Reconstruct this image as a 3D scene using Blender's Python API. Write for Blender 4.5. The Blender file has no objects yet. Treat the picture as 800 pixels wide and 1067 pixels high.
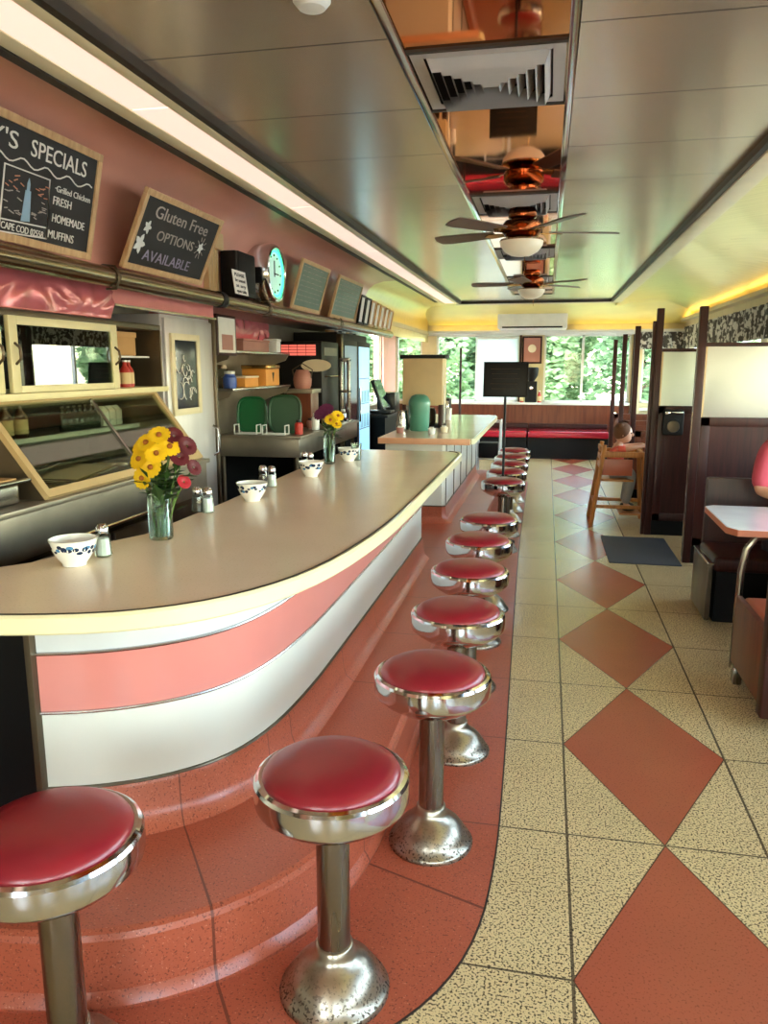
import bpy, bmesh, math, random
from mathutils import Vector, Matrix
R0 = random.Random(7)
PI = math.pi
scn = bpy.context.scene
COL = scn.collection

# ---------------------------------------------------------------- camera, world, sun, exposure
cam_d = bpy.data.cameras.new('camera')
cam_d.sensor_fit = 'VERTICAL'; cam_d.sensor_height = 36.0
cam_d.lens = 800.0 / 1067.0 * 36.0
cam_d.clip_start = 0.05
cam = bpy.data.objects.new('camera', cam_d); COL.objects.link(cam)
pitch = math.atan2(533.5 - 382.0, 800.0)
dx_, dy_ = (570.0 - 400.0) / 800.0, (533.5 - 382.0) / 800.0
yaw = math.atan2(dx_, math.cos(pitch) + dy_ * math.sin(pitch))
cam.location = (0, 0, 1.55)
cam.rotation_euler = (PI / 2 - pitch, 0, yaw)
scn.camera = cam

scn.view_settings.view_transform = 'Standard'
scn.view_settings.look = 'None'
scn.view_settings.gamma = 1.0
scn.view_settings.use_curve_mapping = False
scn.view_settings.exposure = 1.34
scn.cycles.max_bounces = 10
scn.cycles.diffuse_bounces = 5
scn.cycles.glossy_bounces = 5
scn.cycles.transparent_max_bounces = 16
scn.cycles.sample_clamp_indirect = 6.0

world = bpy.data.worlds.new('sky'); scn.world = world
world.use_nodes = True
wn = world.node_tree; bgn = wn.nodes['Background']
sky = wn.nodes.new('ShaderNodeTexSky'); sky.sky_type = 'NISHITA'
sky.sun_disc = False; sky.sun_elevation = math.radians(55); sky.sun_rotation = math.radians(200)
tint = wn.nodes.new('ShaderNodeMix'); tint.data_type = 'RGBA'; tint.blend_type = 'MULTIPLY'; tint.inputs[0].default_value = 1.0
tint.inputs[7].default_value = (1.0, .81, .68, 1)
wn.links.new(sky.outputs[0], tint.inputs[6]); wn.links.new(tint.outputs[2], bgn.inputs[0]); bgn.inputs[1].default_value = 2.4

sun_d = bpy.data.lights.new('sun', 'SUN'); sun_d.energy = 3.0; sun_d.angle = math.radians(1.0)
sun_d.color = (1.0, .95, .86)
sun = bpy.data.objects.new('sun', sun_d); COL.objects.link(sun)
sun.rotation_euler = (math.radians(32), 0, math.radians(-12))

# sky portals in the window openings (they only guide sampling of the sky)
def portal(loc, rot, sx, sy):
    d = bpy.data.lights.new('window_portal', 'AREA'); d.shape = 'RECTANGLE'; d.size = sx; d.size_y = sy
    d.cycles.is_portal = True
    o = bpy.data.objects.new('window_portal', d); COL.objects.link(o); o.location = loc; o.rotation_euler = rot
portal((2.44, 5.75, 1.5), (0, PI / 2, 0), 1.3, 16.0)
portal((-.35, 14.14, 1.5), (-PI / 2, 0, 0), 5.0, 1.3)
portal((.15, -2.74, 1.5), (PI / 2, 0, 0), 3.4, 1.3)

# ---------------------------------------------------------------- material helpers
def lin(c):
    def f(v):
        v /= 255.0
        return v / 12.92 if v <= .04045 else ((v + .055) / 1.055) ** 2.4
    return (f(c[0]), f(c[1]), f(c[2]), 1.0)
class NT:
    def __init__(s, name):
        s.m = bpy.data.materials.new(name); s.m.use_nodes = True
        s.t = s.m.node_tree; s.p = s.t.nodes['Principled BSDF']
        s._co = None
    def node(s, typ, **kw):
        n = s.t.nodes.new(typ)
        for k, v in kw.items(): setattr(n, k, v)
        return n
    def link(s, a, b): s.t.links.new(a, b)
    def put(s, sock, v):
        if hasattr(v, 'is_output') or hasattr(v, 'links'): s.link(v, sock)
        else: sock.default_value = v
    def co(s):
        if s._co is None:
            s._co = s.node('ShaderNodeTexCoord').outputs['Object']
        return s._co
    def wpos(s): return s.node('ShaderNodeNewGeometry').outputs['Position']
    def math(s, op, a, b=0.0, c=None):
        n = s.node('ShaderNodeMath', operation=op)
        s.put(n.inputs[0], a); s.put(n.inputs[1], b)
        if c is not None: s.put(n.inputs[2], c)
        return n.outputs[0]
    def mix(s, f, a, b):
        n = s.node('ShaderNodeMix', data_type='RGBA')
        s.put(n.inputs[0], f); s.put(n.inputs[6], a); s.put(n.inputs[7], b)
        return n.outputs[2]
    def noise(s, scale, detail=2, co=None, stretch=None, rough=.5):
        n = s.node('ShaderNodeTexNoise'); n.inputs['Scale'].default_value = scale; n.inputs['Detail'].default_value = detail
        n.inputs['Roughness'].default_value = rough
        v = co or s.co()
        if stretch:
            mp = s.node('ShaderNodeMapping'); mp.inputs['Scale'].default_value = stretch; s.link(v, mp.inputs[0]); v = mp.outputs[0]
        s.link(v, n.inputs['Vector']); return n.outputs['Fac']
    def step(s, v, lo, hi):
        n = s.node('ShaderNodeMapRange', clamp=True); s.put(n.inputs[0], v); n.inputs[1].default_value = lo; n.inputs[2].default_value = hi
        return n.outputs[0]
    def bump(s, h, strength=.2, dist=.01):
        n = s.node('ShaderNodeBump'); n.inputs['Strength'].default_value = strength; n.inputs['Distance'].default_value = dist
        s.link(h, n.inputs['Height']); s.link(n.outputs[0], s.p.inputs['Normal'])
    def set(s, color=None, rough=None, metal=None, **kw):
        if color is not None: s.put(s.p.inputs['Base Color'], color)
        if rough is not None: s.put(s.p.inputs['Roughness'], rough)
        if metal is not None: s.p.inputs['Metallic'].default_value = metal
        for k, v in kw.items(): s.put(s.p.inputs[k.replace('_', ' ')], v)
        return s
MATS = {}
def plain(key, c, rough=.5, metal=0.0, var=.06, scale=6.0, coat=0.0, bump=0.0, bscale=60, stretch=None, **kw):
    """solid colour with a little procedural variation"""
    n = NT(key)
    a = lin(c); b = lin(tuple(max(0, v * (1 - var * 2)) for v in c))
    n.set(n.mix(n.noise(scale, 3, stretch=stretch), a, b), rough, metal, **kw)
    if coat: n.p.inputs['Coat Weight'].default_value = coat; n.p.inputs['Coat Roughness'].default_value = .08
    if bump: n.bump(n.noise(bscale, 3, stretch=stretch), bump, .003)
    MATS[key] = n.m; return n.m
def metal(key, c, rough, scale=4, stretch=None, var=.08, aniso=0):
    n = NT(key)
    f = n.noise(scale, 3, stretch=stretch)
    a = lin(c); b = lin(tuple(v * (1 - 2 * var) for v in c))
    n.set(n.mix(f, a, b), n.math('MULTIPLY_ADD', f, .12, rough - .06), 1.0)
    if aniso: n.p.inputs['Anisotropic'].default_value = aniso
    MATS[key] = n.m; return n.m
def emit(key, c, strength):
    n = NT(key); n.set(lin(c), .5); n.p.inputs['Emission Color'].default_value = lin(c); n.p.inputs['Emission Strength'].default_value = strength
    MATS[key] = n.m; return n.m
def thin_glass(key, tint=(235, 245, 240), gloss=.10, rough=.0, fr_=.8):
    n = NT(key); t = n.t
    tr = n.node('ShaderNodeBsdfTransparent'); tr.inputs[0].default_value = lin(tint)
    gl = n.node('ShaderNodeBsdfGlossy'); gl.inputs['Roughness'].default_value = rough
    fr = n.node('ShaderNodeFresnel'); fr.inputs[0].default_value = 1.45
    f = n.math('ADD', n.math('MULTIPLY', fr.outputs[0], fr_), gloss * .3)
    mx = n.node('ShaderNodeMixShader'); n.link(f, mx.inputs[0]); n.link(tr.outputs[0], mx.inputs[1]); n.link(gl.outputs[0], mx.inputs[2])
    n.link(mx.outputs[0], t.nodes['Material Output'].inputs[0])
    MATS[key] = n.m; return n.m
def translucent(key, c, spec=.3, trans=.5, tint=None):
    n = NT(key); t = n.t
    df = n.node('ShaderNodeBsdfDiffuse'); df.inputs[0].default_value = lin(c)
    tl = n.node('ShaderNodeBsdfTranslucent'); tl.inputs[0].default_value = lin(tint or c)
    mx = n.node('ShaderNodeMixShader'); mx.inputs[0].default_value = trans
    n.link(df.outputs[0], mx.inputs[1]); n.link(tl.outputs[0], mx.inputs[2])
    gl = n.node('ShaderNodeBsdfGlossy'); gl.inputs['Roughness'].default_value = .25
    fr = n.node('ShaderNodeFresnel'); fr.inputs[0].default_value = 1.4
    m2 = n.node('ShaderNodeMixShader'); n.link(n.math('MULTIPLY', fr.outputs[0], spec), m2.inputs[0])
    n.link(mx.outputs[0], m2.inputs[1]); n.link(gl.outputs[0], m2.inputs[2])
    n.link(m2.outputs[0], t.nodes['Material Output'].inputs[0])
    MATS[key] = n.m; return n.m

GRID = 0.6425; GY0 = 2.42
def line_mask(n, v, off, per, w):
    """1 on evenly spaced joint lines"""
    f = n.math('FRACT', n.math('DIVIDE', n.math('SUBTRACT', v, off - per / 2), per))
    d = n.math('ABSOLUTE', n.math('SUBTRACT', f, .5))
    return n.math('LESS_THAN', d, w / per / 2)
def terrazzo_cream():
    n = NT('cream terrazzo floor')
    pos = n.wpos(); sp = n.node('ShaderNodeSeparateXYZ'); n.link(pos, sp.inputs[0])
    X, Y = sp.outputs[0], sp.outputs[1]
    big = n.noise(2.2, 3, co=pos)
    base = n.mix(big, lin((234, 206, 152)), lin((214, 186, 132)))
    speck = n.step(n.noise(150, 2, co=pos), .54, .58)
    cream = n.mix(n.math('MULTIPLY', speck, .92), base, lin((62, 48, 32)))
    rb = n.mix(big, lin((186, 96, 66)), lin((160, 78, 54)))
    sp2 = n.step(n.noise(150, 2, co=pos), .60, .64)
    red = n.mix(n.math('MULTIPLY', sp2, .5), rb, lin((104, 48, 34)))
    u = n.math('DIVIDE', n.math('ABSOLUTE', n.math('SUBTRACT', X, .44)), .315)
    fy = n.math('FRACT', n.math('DIVIDE', n.math('SUBTRACT', Y, GY0), 2 * GRID))
    v = n.math('MULTIPLY', n.math('ABSOLUTE', n.math('SUBTRACT', fy, .5)), 2.0)
    s = n.math('ADD', u, v)
    dia = n.math('LESS_THAN', s, 1.0)
    edge = n.math('LESS_THAN', n.math('ABSOLUTE', n.math('SUBTRACT', s, 1.0)), .008)
    c = n.mix(dia, cream, red)
    l1 = line_mask(n, Y, GY0, GRID, .007)
    l1 = n.math('MULTIPLY', l1, n.math('SUBTRACT', 1.0, dia))
    l2 = n.math('LESS_THAN', n.math('ABSOLUTE', n.math('SUBTRACT', X, .125)), .0045)
    l3 = n.math('LESS_THAN', n.math('ABSOLUTE', n.math('SUBTRACT', X, .755)), .0045)
    l4 = n.math('LESS_THAN', n.math('ABSOLUTE', n.math('SUBTRACT', X, 1.39)), .0045)
    g = n.math('MAXIMUM', n.math('MAXIMUM', l1, l2), n.math('MAXIMUM', n.math('MAXIMUM', l3, l4), edge))
    c = n.mix(n.math('MULTIPLY', g, .85), c, lin((58, 44, 34)))
    n.set(c, .27, Specular_IOR_Level=.55)
    MATS['floor'] = n.m
def terrazzo_pink(key, lines=True, c1=(188, 96, 68), c2=(170, 82, 56)):
    n = NT(key)
    pos = n.wpos(); sp = n.node('ShaderNodeSeparateXYZ'); n.link(pos, sp.inputs[0])
    big = n.noise(3.0, 4, co=pos)
    base = n.mix(big, lin(c1), lin(c2))
    sk = n.step(n.noise(170, 2, co=pos), .60, .64)
    c = n.mix(n.math('MULTIPLY', sk, .7), base, lin((92, 40, 28)))
    sk2 = n.step(n.noise(140, 2, co=pos, stretch=(1, 1.3, 1)), .67, .70)
    c = n.mix(n.math('MULTIPLY', sk2, .5), c, lin((232, 160, 130)))
    if lines:
        near = n.math('LESS_THAN', sp.outputs[1], 2.40)
        g = n.math('MULTIPLY', line_mask(n, sp.outputs[1], GY0, GRID, .006), n.math('SUBTRACT', 1.0, near))
        th = n.math('ARCTAN2', n.math('SUBTRACT', sp.outputs[1], 2.45), n.math('ADD', sp.outputs[0], 1.4))
        g2 = n.math('MULTIPLY', line_mask(n, th, -.94, .60, .007), near)
        c = n.mix(n.math('MULTIPLY', n.math('MAXIMUM', g, g2), .75), c, lin((84, 40, 30)))
    n.set(c, .3, Specular_IOR_Level=.5)
    MATS[key] = n.m
terrazzo_cream()
terrazzo_pink('pink terrazzo')
def laminate_top():
    n = NT('cream laminate'); pos = n.wpos()
    b = n.noise(3.0, 3, co=pos)
    c = n.mix(b, lin((244, 222, 196)), lin((230, 204, 176)))
    f = n.step(n.noise(160, 2, co=pos), .62, .68)
    c = n.mix(n.math('MULTIPLY', f, .25), c, lin((150, 118, 84)))
    n.set(c, .2, Specular_IOR_Level=.7)
    MATS['laminate'] = n.m
laminate_top()
def ceiling_steel():
    n = NT('ceiling steel panels'); pos = n.wpos(); sp = n.node('ShaderNodeSeparateXYZ'); n.link(pos, sp.inputs[0])
    st = n.noise(2, 1, co=pos, stretch=(2.5, .3, 1))
    c = n.mix(st, lin((232, 216, 198)), lin((210, 192, 170)))
    g = line_mask(n, sp.outputs[1], 2.437, .635, .009)
    c = n.mix(n.math('MULTIPLY', g, .8), c, lin((60, 52, 44)))
    n.set(c, .23, .72)
    MATS['ceiling steel'] = n.m
ceiling_steel()
def valance_lace():
    n = NT('dark patterned valance'); pos = n.wpos()
    f = n.step(n.noise(16, 3, co=pos), .48, .56)
    n.set(n.mix(f, lin((70, 66, 60)), lin((206, 204, 196))), .8)
    MATS['valance'] = n.m
valance_lace()
def scuffed_base():
    n = NT('worn chrome base'); pos = n.wpos(); sp = n.node('ShaderNodeSeparateXYZ'); n.link(pos, sp.inputs[0])
    low = n.step(sp.outputs[2], .11, .02)
    f = n.math('MULTIPLY', n.step(n.noise(130, 2, co=pos), .56, .60), n.math('MULTIPLY', low, .9))
    c = n.mix(f, lin((160, 146, 128)), lin((70, 56, 44)))
    n.set(c, n.math('MULTIPLY_ADD', f, .3, .28), .95); MATS['worn chrome'] = n.m
scuffed_base()
def wood(key, a, b, rough=.35, sc=5, st=(8, 8, .6)):
    n = NT(key); f = n.noise(sc, 5, co=n.wpos(), stretch=st, rough=.6)
    n.set(n.mix(n.step(f, .3, .7), lin(a), lin(b)), rough, Specular_IOR_Level=.28); MATS[key] = n.m
wood('dark wood', (66, 28, 22), (38, 16, 13), .4)
wood('brown wood', (120, 66, 44), (88, 44, 30), .3, 3)
wood('honey wood', (204, 140, 78), (168, 104, 52), .4)
wood('frame wood', (206, 172, 128), (176, 138, 96), .5)
def vinyl_red():
    n = NT('red vinyl'); f = n.noise(14, 3)
    n.set(n.mix(f, lin((150, 30, 42)), lin((130, 22, 34))), .3, Specular_IOR_Level=.6)
    n.bump(n.noise(180, 2), .06, .002); MATS['red vinyl'] = n.m
vinyl_red()
metal('chrome', (226, 226, 230), .10, 3)
metal('column steel', (142, 130, 116), .27, 12, (1, 1, .1))
metal('stainless', (200, 198, 196), .24, 10, (1, 1, .08))
metal('dull steel', (156, 144, 128), .36, 8)
metal('dark steel', (104, 90, 72), .34, 8)
for k_m in ('dull steel', 'dark steel'): MATS[k_m].node_tree.nodes['Principled BSDF'].inputs['Metallic'].default_value = .65
metal('pipe metal', (150, 134, 110), .22, 3, var=.03)
metal('amber mirror', (226, 138, 66), .035, 2, var=.02)
metal('brass', (196, 150, 88), .16, 6)
metal('copper', (190, 110, 66), .14, 6)
metal('cove steel reflection tint', (240, 224, 160), .3, 6, (.4, 6, 1))  # yellow reflection on the steel put into its base colour
plain('cove glow yellow', (248, 232, 140), .35, 0, var=.08, scale=2)  # warm light on the far cove put into the colour
plain('trough cream', (238, 224, 186), .35, .0)
emit('diffuser', (255, 224, 208), .32)
plain('seam and shade dark', (52, 42, 34), .5)  # for real seams and for painted shadow gaps
plain('pink laminate', (226, 160, 138), .3, coat=.4, var=.03)
plain('stripe pink', (222, 134, 124), .3, coat=.5, var=.03)
plain('panel white', (234, 228, 214), .3, coat=.5, var=.03, scale=3)
plain('panel grey', (212, 212, 212), .28, coat=.5, var=.03)
plain('edge yellow', (240, 230, 188), .3, coat=.4, var=.04)
plain('peach edge', (226, 164, 124), .4)
plain('pink quilt', (226, 120, 128), .24, .35, coat=.6)
plain('pink board', (236, 140, 132), .4)
plain('black', (12, 10, 10), .6, Specular_IOR_Level=.2)
plain('soft black', (20, 19, 21), .5, Specular_IOR_Level=.25)
plain('rubber mat', (72, 74, 76), .7, bump=.4, bscale=200)
plain('slate', (42, 40, 38), .75, var=.12, scale=9)
plain('slate green', (96, 112, 98), .4, var=.12, scale=5)
plain('chalk', (236, 232, 222), .9)
plain('chalk dim', (176, 166, 156), .9)
plain('chalk orange', (206, 140, 110), .9)
plain('chalk blue', (150, 180, 200), .9)
plain('chalk violet', (156, 146, 168), .9)
plain('wall cream', (232, 214, 168), .6)
plain('far trim', (222, 206, 160), .5)
plain('post pink', (238, 168, 160), .5)
plain('white paint', (236, 236, 230), .4)
plain('white plastic', (240, 240, 236), .35)
plain('porcelain', (244, 242, 234), .16, coat=.6, var=.02)
plain('navy', (40, 54, 84), .2)
plain('blue glaze', (84, 140, 190), .2)
plain('salt', (246, 246, 246), .8)
plain('pepper', (70, 56, 46), .9)
plain('petal yellow', (250, 204, 20), .55, var=.1, scale=30)
plain('petal red', (92, 10, 28), .55, var=.1, scale=30)
plain('petal crimson', (176, 24, 44), .55)
plain('petal purple', (96, 28, 74), .55)
plain('flower eye', (150, 84, 16), .8, bump=.5, bscale=300)
plain('leaf', (46, 78, 30), .5, var=.2, scale=20)
plain('stem', (92, 122, 54), .5)
plain('cream paint', (238, 226, 176), .35)
plain('case frame', (200, 170, 122), .35)
plain('oak fluted', (214, 180, 128), .4)
plain('paper', (244, 240, 228), .8)
plain('ink', (40, 36, 34), .8)
plain('orange box', (228, 152, 60), .5)
plain('tan paper', (206, 160, 104), .8)
plain('red plastic', (186, 52, 40), .4)
plain('blue plastic', (60, 90, 170), .35)
plain('green tray', (22, 104, 58), .4)
plain('dark green tray', (34, 74, 46), .45)
plain('clay', (180, 120, 104), .5)
plain('cream plate', (240, 226, 196), .3)
plain('teal plastic', (84, 150, 128), .35, coat=.3)
plain('beige enamel', (222, 196, 150), .4)
plain('fan blade', (112, 92, 80), .4)
plain('bowl glass', (236, 226, 196), .3, Emission_Strength=.06, Emission_Color=lin((255, 236, 200)))
plain('diffuser grey', (186, 180, 178), .45)
plain('shirt rose', (206, 78, 96), .8, bump=.3, bscale=40)
plain('shirt coral', (232, 102, 84), .8)
plain('trousers grey', (150, 146, 140), .85)
plain('trousers dark', (52, 48, 56), .85)
plain('skin', (224, 168, 138), .5, var=.05)
plain('hair brown', (110, 70, 44), .8, bump=.5, bscale=90)
plain('shoe', (40, 34, 34), .5)
plain('bottle brown', (60, 30, 18), .12)
plain('bottle dark', (24, 30, 24), .1)
plain('label tan', (216, 190, 140), .6)
plain('table white', (244, 240, 236), .2, coat=.5)
plain('table rim', (214, 130, 96), .35)
plain('seat orange', (190, 96, 64), .4)
plain('asphalt', (196, 192, 184), .9)
plain('grass', (120, 146, 90), .9, var=.2)
plain('foliage a', (120, 176, 70), .6, var=.25, scale=1.2)
plain('foliage b', (88, 150, 58), .6, var=.25, scale=1.2)
plain('bark', (96, 78, 60), .9)
plain('red seat', (190, 30, 52), .25, coat=.4)
plain('blind white', (240, 244, 244), .8)
plain('monitor', (30, 32, 36), .3)
emit('clock face', (196, 232, 216), .16)
emit('neon ring', (70, 250, 170), 1.0)
emit('fridge light', (160, 220, 250), .42)
emit('menu red', (255, 120, 104), .3)
emit('added amber glow', (255, 228, 140), 2.6)
thin_glass('window glass', (240, 248, 244), .0, fr_=.3)
thin_glass('case glass', (226, 234, 224), .0, fr_=.45)
thin_glass('tinted glass', (190, 206, 186), .5)
thin_glass('clear glass', (238, 246, 242), .06, fr_=.7)
thin_glass('water', (214, 228, 214), .08)
def frosted():
    n = NT('frosted glass'); t = n.t
    rf = n.node('ShaderNodeBsdfRefraction'); rf.inputs['Color'].default_value = lin((236, 234, 222)); rf.inputs['Roughness'].default_value = .55; rf.inputs['IOR'].default_value = 1.12
    df = n.node('ShaderNodeBsdfDiffuse'); df.inputs[0].default_value = lin((214, 210, 204))
    tl = n.node('ShaderNodeBsdfTranslucent'); tl.inputs[0].default_value = lin((240, 238, 226))
    m1 = n.node('ShaderNodeMixShader'); m1.inputs[0].default_value = .5; n.link(df.outputs[0], m1.inputs[1]); n.link(tl.outputs[0], m1.inputs[2])
    m2 = n.node('ShaderNodeMixShader'); m2.inputs[0].default_value = .62; n.link(m1.outputs[0], m2.inputs[1]); n.link(rf.outputs[0], m2.inputs[2])
    gl = n.node('ShaderNodeBsdfGlossy'); gl.inputs['Roughness'].default_value = .22
    m3 = n.node('ShaderNodeMixShader'); m3.inputs[0].default_value = .08; n.link(m2.outputs[0], m3.inputs[1]); n.link(gl.outputs[0], m3.inputs[2])
    n.link(m3.outputs[0], t.nodes['Material Output'].inputs[0]); MATS['frosted glass'] = n.m
frosted()
metal('fridge steel', (226, 222, 224), .36, 8, (1, 1, .06)); MATS['fridge steel'].node_tree.nodes['Principled BSDF'].inputs['Metallic'].default_value = .6
translucent('blind', (240, 246, 246), .0, .6)
def fridge_glass():
    n = NT('fridge dark glass'); n.set(lin((18, 26, 44)), .08, Specular_IOR_Level=.7); MATS['fridge dark'] = n.m
fridge_glass()
def leafm(key, a, b):
    n = NT(key); t = n.t
    inf = n.noise(.9, 3, co=n.wpos())
    c = n.mix(inf, lin(a), lin(b))
    df = n.node('ShaderNodeBsdfDiffuse'); n.link(c, df.inputs[0])
    tl = n.node('ShaderNodeBsdfTranslucent'); n.link(c, tl.inputs[0])
    mx = n.node('ShaderNodeMixShader'); mx.inputs[0].default_value = .45
    n.link(df.outputs[0], mx.inputs[1]); n.link(tl.outputs[0], mx.inputs[2]); n.link(mx.outputs[0], t.nodes['Material Output'].inputs[0])
    MATS[key] = n.m
leafm('leaves light', (160, 182, 140), (112, 144, 104))
leafm('leaves mid', (134, 160, 124), (90, 122, 90))

# ---------------------------------------------------------------- mesh helpers
def V(*a): return Vector(a)
def box(bm, x0, x1, y0, y1, z0, z1, bevel=0.0, seg=2, mat=None):
    r = bmesh.ops.create_cube(bm, size=1.0)
    vs = r['verts']
    for v in vs:
        v.co = Vector((x0 + (v.co.x + .5) * (x1 - x0), y0 + (v.co.y + .5) * (y1 - y0), z0 + (v.co.z + .5) * (z1 - z0)))
    if bevel:
        es = list({e for v in vs for e in v.link_edges})
        rr = bmesh.ops.bevel(bm, geom=es, offset=bevel, segments=seg, profile=.6, affect='EDGES', clamp_overlap=True)
        vs = list({v for f in rr['faces'] for v in f.verts} | {v for v in vs if v.is_valid})
    if mat is not None:
        for v in vs: v.co = mat @ v.co
    return vs
def frame_axes(d):
    d = d.normalized(); a = Vector((0, 0, 1)) if abs(d.z) < .9 else Vector((1, 0, 0))
    u = d.cross(a).normalized(); return u, u.cross(d).normalized()
def tube(bm, pts, r, seg=10, closed=False, caps=True):
    pts = [Vector(p) for p in pts]; n = len(pts); rr = r if isinstance(r, (list, tuple)) else [r] * n
    rings = []
    u = None
    for i, p in enumerate(pts):
        if closed: d = pts[(i + 1) % n] - pts[i - 1]
        else: d = pts[min(i + 1, n - 1)] - pts[max(i - 1, 0)]
        d = d.normalized()
        if u is None: u, w = frame_axes(d)
        else:
            u = (u - d * u.dot(d)).normalized(); w = d.cross(u)
        w = d.cross(u)
        rings.append([bm.verts.new(p + (u * math.cos(2 * PI * k / seg) + w * math.sin(2 * PI * k / seg)) * rr[i]) for k in range(seg)])
    m = n if closed else n - 1
    for i in range(m):
        a, b = rings[i], rings[(i + 1) % n]
        for k in range(seg):
            bm.faces.new((a[k], a[(k + 1) % seg], b[(k + 1) % seg], b[k]))
    if caps and not closed:
        bm.faces.new(rings[0][::-1]); bm.faces.new(rings[-1])
def cyl(bm, p0, p1, r0, r1=None, seg=20): tube(bm, [p0, p1], [r0, r0 if r1 is None else r1], seg)
def lathe(bm, prof, c=(0, 0, 0), seg=32, axis=None):
    c = Vector(c); rings = []
    M = axis or Matrix.Identity(3)
    for r, z in prof:
        if r <= 1e-6: rings.append([bm.verts.new(c + M @ Vector((0, 0, z)))])
        else: rings.append([bm.verts.new(c + M @ Vector((r * math.cos(2 * PI * k / seg), r * math.sin(2 * PI * k / seg), z))) for k in range(seg)])
    for a, b in zip(rings, rings[1:]):
        for k in range(seg):
            k2 = (k + 1) % seg
            if len(a) == 1 and len(b) > 1: bm.faces.new((a[0], b[k2], b[k]))
            elif len(b) == 1 and len(a) > 1: bm.faces.new((a[k], a[k2], b[0]))
            elif len(a) > 1: bm.faces.new((a[k], a[k2], b[k2], b[k]))
def prism(bm, poly, z0, z1, M=None):
    a = [bm.verts.new((M @ Vector((p[0], p[1], z0))) if M else (p[0], p[1], z0)) for p in poly]
    b = [bm.verts.new((M @ Vector((p[0], p[1], z1))) if M else (p[0], p[1], z1)) for p in poly]
    n = len(poly)
    bm.faces.new(a[::-1]); bm.faces.new(b)
    for i in range(n): bm.faces.new((a[i], a[(i + 1) % n], b[(i + 1) % n], b[i]))
def sweep(bm, path, prof, closed_prof=True):
    """prof [(offset to the right of travel, z)] carried along a level 2-D path"""
    n = len(path); P = [Vector((p[0], p[1])) for p in path]; rings = []
    for i in range(n):
        d0 = (P[i] - P[i - 1]).normalized() if i else (P[1] - P[0]).normalized()
        d1 = (P[i + 1] - P[i]).normalized() if i < n - 1 else d0
        nn = (Vector((d0.y, -d0.x)) + Vector((d1.y, -d1.x))); nn = nn / max(.3, (1 + d0.dot(d1)))
        rings.append([bm.verts.new((P[i].x + nn.x * o, P[i].y + nn.y * o, z)) for o, z in prof])
    k = len(prof); m = k if closed_prof else k - 1
    for a, b in zip(rings, rings[1:]):
        for j in range(m):
            bm.faces.new((a[j], a[(j + 1) % k], b[(j + 1) % k], b[j]))
    if closed_prof:
        bm.faces.new(rings[0]); bm.faces.new(rings[-1][::-1])
def ball(bm, c, r, seg=14, rings=10, M=None):
    rx, ry, rz = r if isinstance(r, (list, tuple)) else (r, r, r)
    res = bmesh.ops.create_uvsphere(bm, u_segments=seg, v_segments=rings, radius=1.0)
    for v in res['verts']:
        p = Vector((v.co.x * rx, v.co.y * ry, v.co.z * rz))
        v.co = Vector(c) + (M @ p if M else p)
def quad(bm, *p): bm.faces.new([bm.verts.new(q) for q in p])
def smooth_path(pts, it=2):
    for _ in range(it):
        out = [pts[0]]
        for a, b in zip(pts, pts[1:]):
            out.append((a[0] * .75 + b[0] * .25, a[1] * .75 + b[1] * .25)); out.append((a[0] * .25 + b[0] * .75, a[1] * .25 + b[1] * .75))
        out.append(pts[-1]); pts = out
    return pts
def origin(o):
    v = Vector((0, 0, 0))
    while o is not None: v = v + o.location; o = o.parent
    return v
def ob(name, bm, mat, parent=None, at=None, smooth=35):
    """links a bmesh written in world coordinates as ONE object whose origin is `at`"""
    bmesh.ops.recalc_face_normals(bm, faces=bm.faces)
    base = origin(parent) if parent else Vector((0, 0, 0))
    o_at = Vector(at) if at else base
    bmesh.ops.translate(bm, verts=bm.verts, vec=-o_at)
    me = bpy.data.meshes.new(name); bm.to_mesh(me); bm.free()
    me.materials.append(MATS[mat] if isinstance(mat, str) else mat)
    if smooth:
        for p in me.polygons: p.use_smooth = True
        me.set_sharp_from_angle(angle=math.radians(smooth))
    o = bpy.data.objects.new(name, me); COL.objects.link(o)
    o.location = o_at - base; o.parent = parent
    return o
def B(fn, *a, **k):
    bm = bmesh.new(); fn(bm, *a, **k); return bm
def tag(o, label, cat, group=None, kind=None):
    o['label'] = label; o['category'] = cat
    if group: o['group'] = group
    if kind: o['kind'] = kind
    return o
def thing(name, loc, label, cat, group=None):
    o = bpy.data.objects.new(name, None); COL.objects.link(o); o.location = loc; o.empty_display_size = .1
    return tag(o, label, cat, group)
def struct(name, bm, mat, smooth=35):
    o = ob(name, bm, mat, smooth=smooth); o['kind'] = 'structure'; return o
def copy_tree(o, parent=None):
    c = o.copy(); COL.objects.link(c); c.parent = parent
    for ch in list(o.children): copy_tree(ch, c)
    return c
def repeat(o, loc, label=None, rz=0.0, scale=None):
    c = copy_tree(o); c.location = loc; c.rotation_euler.z = rz
    if label: c['label'] = label
    if scale: c.scale = scale
    return c
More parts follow.
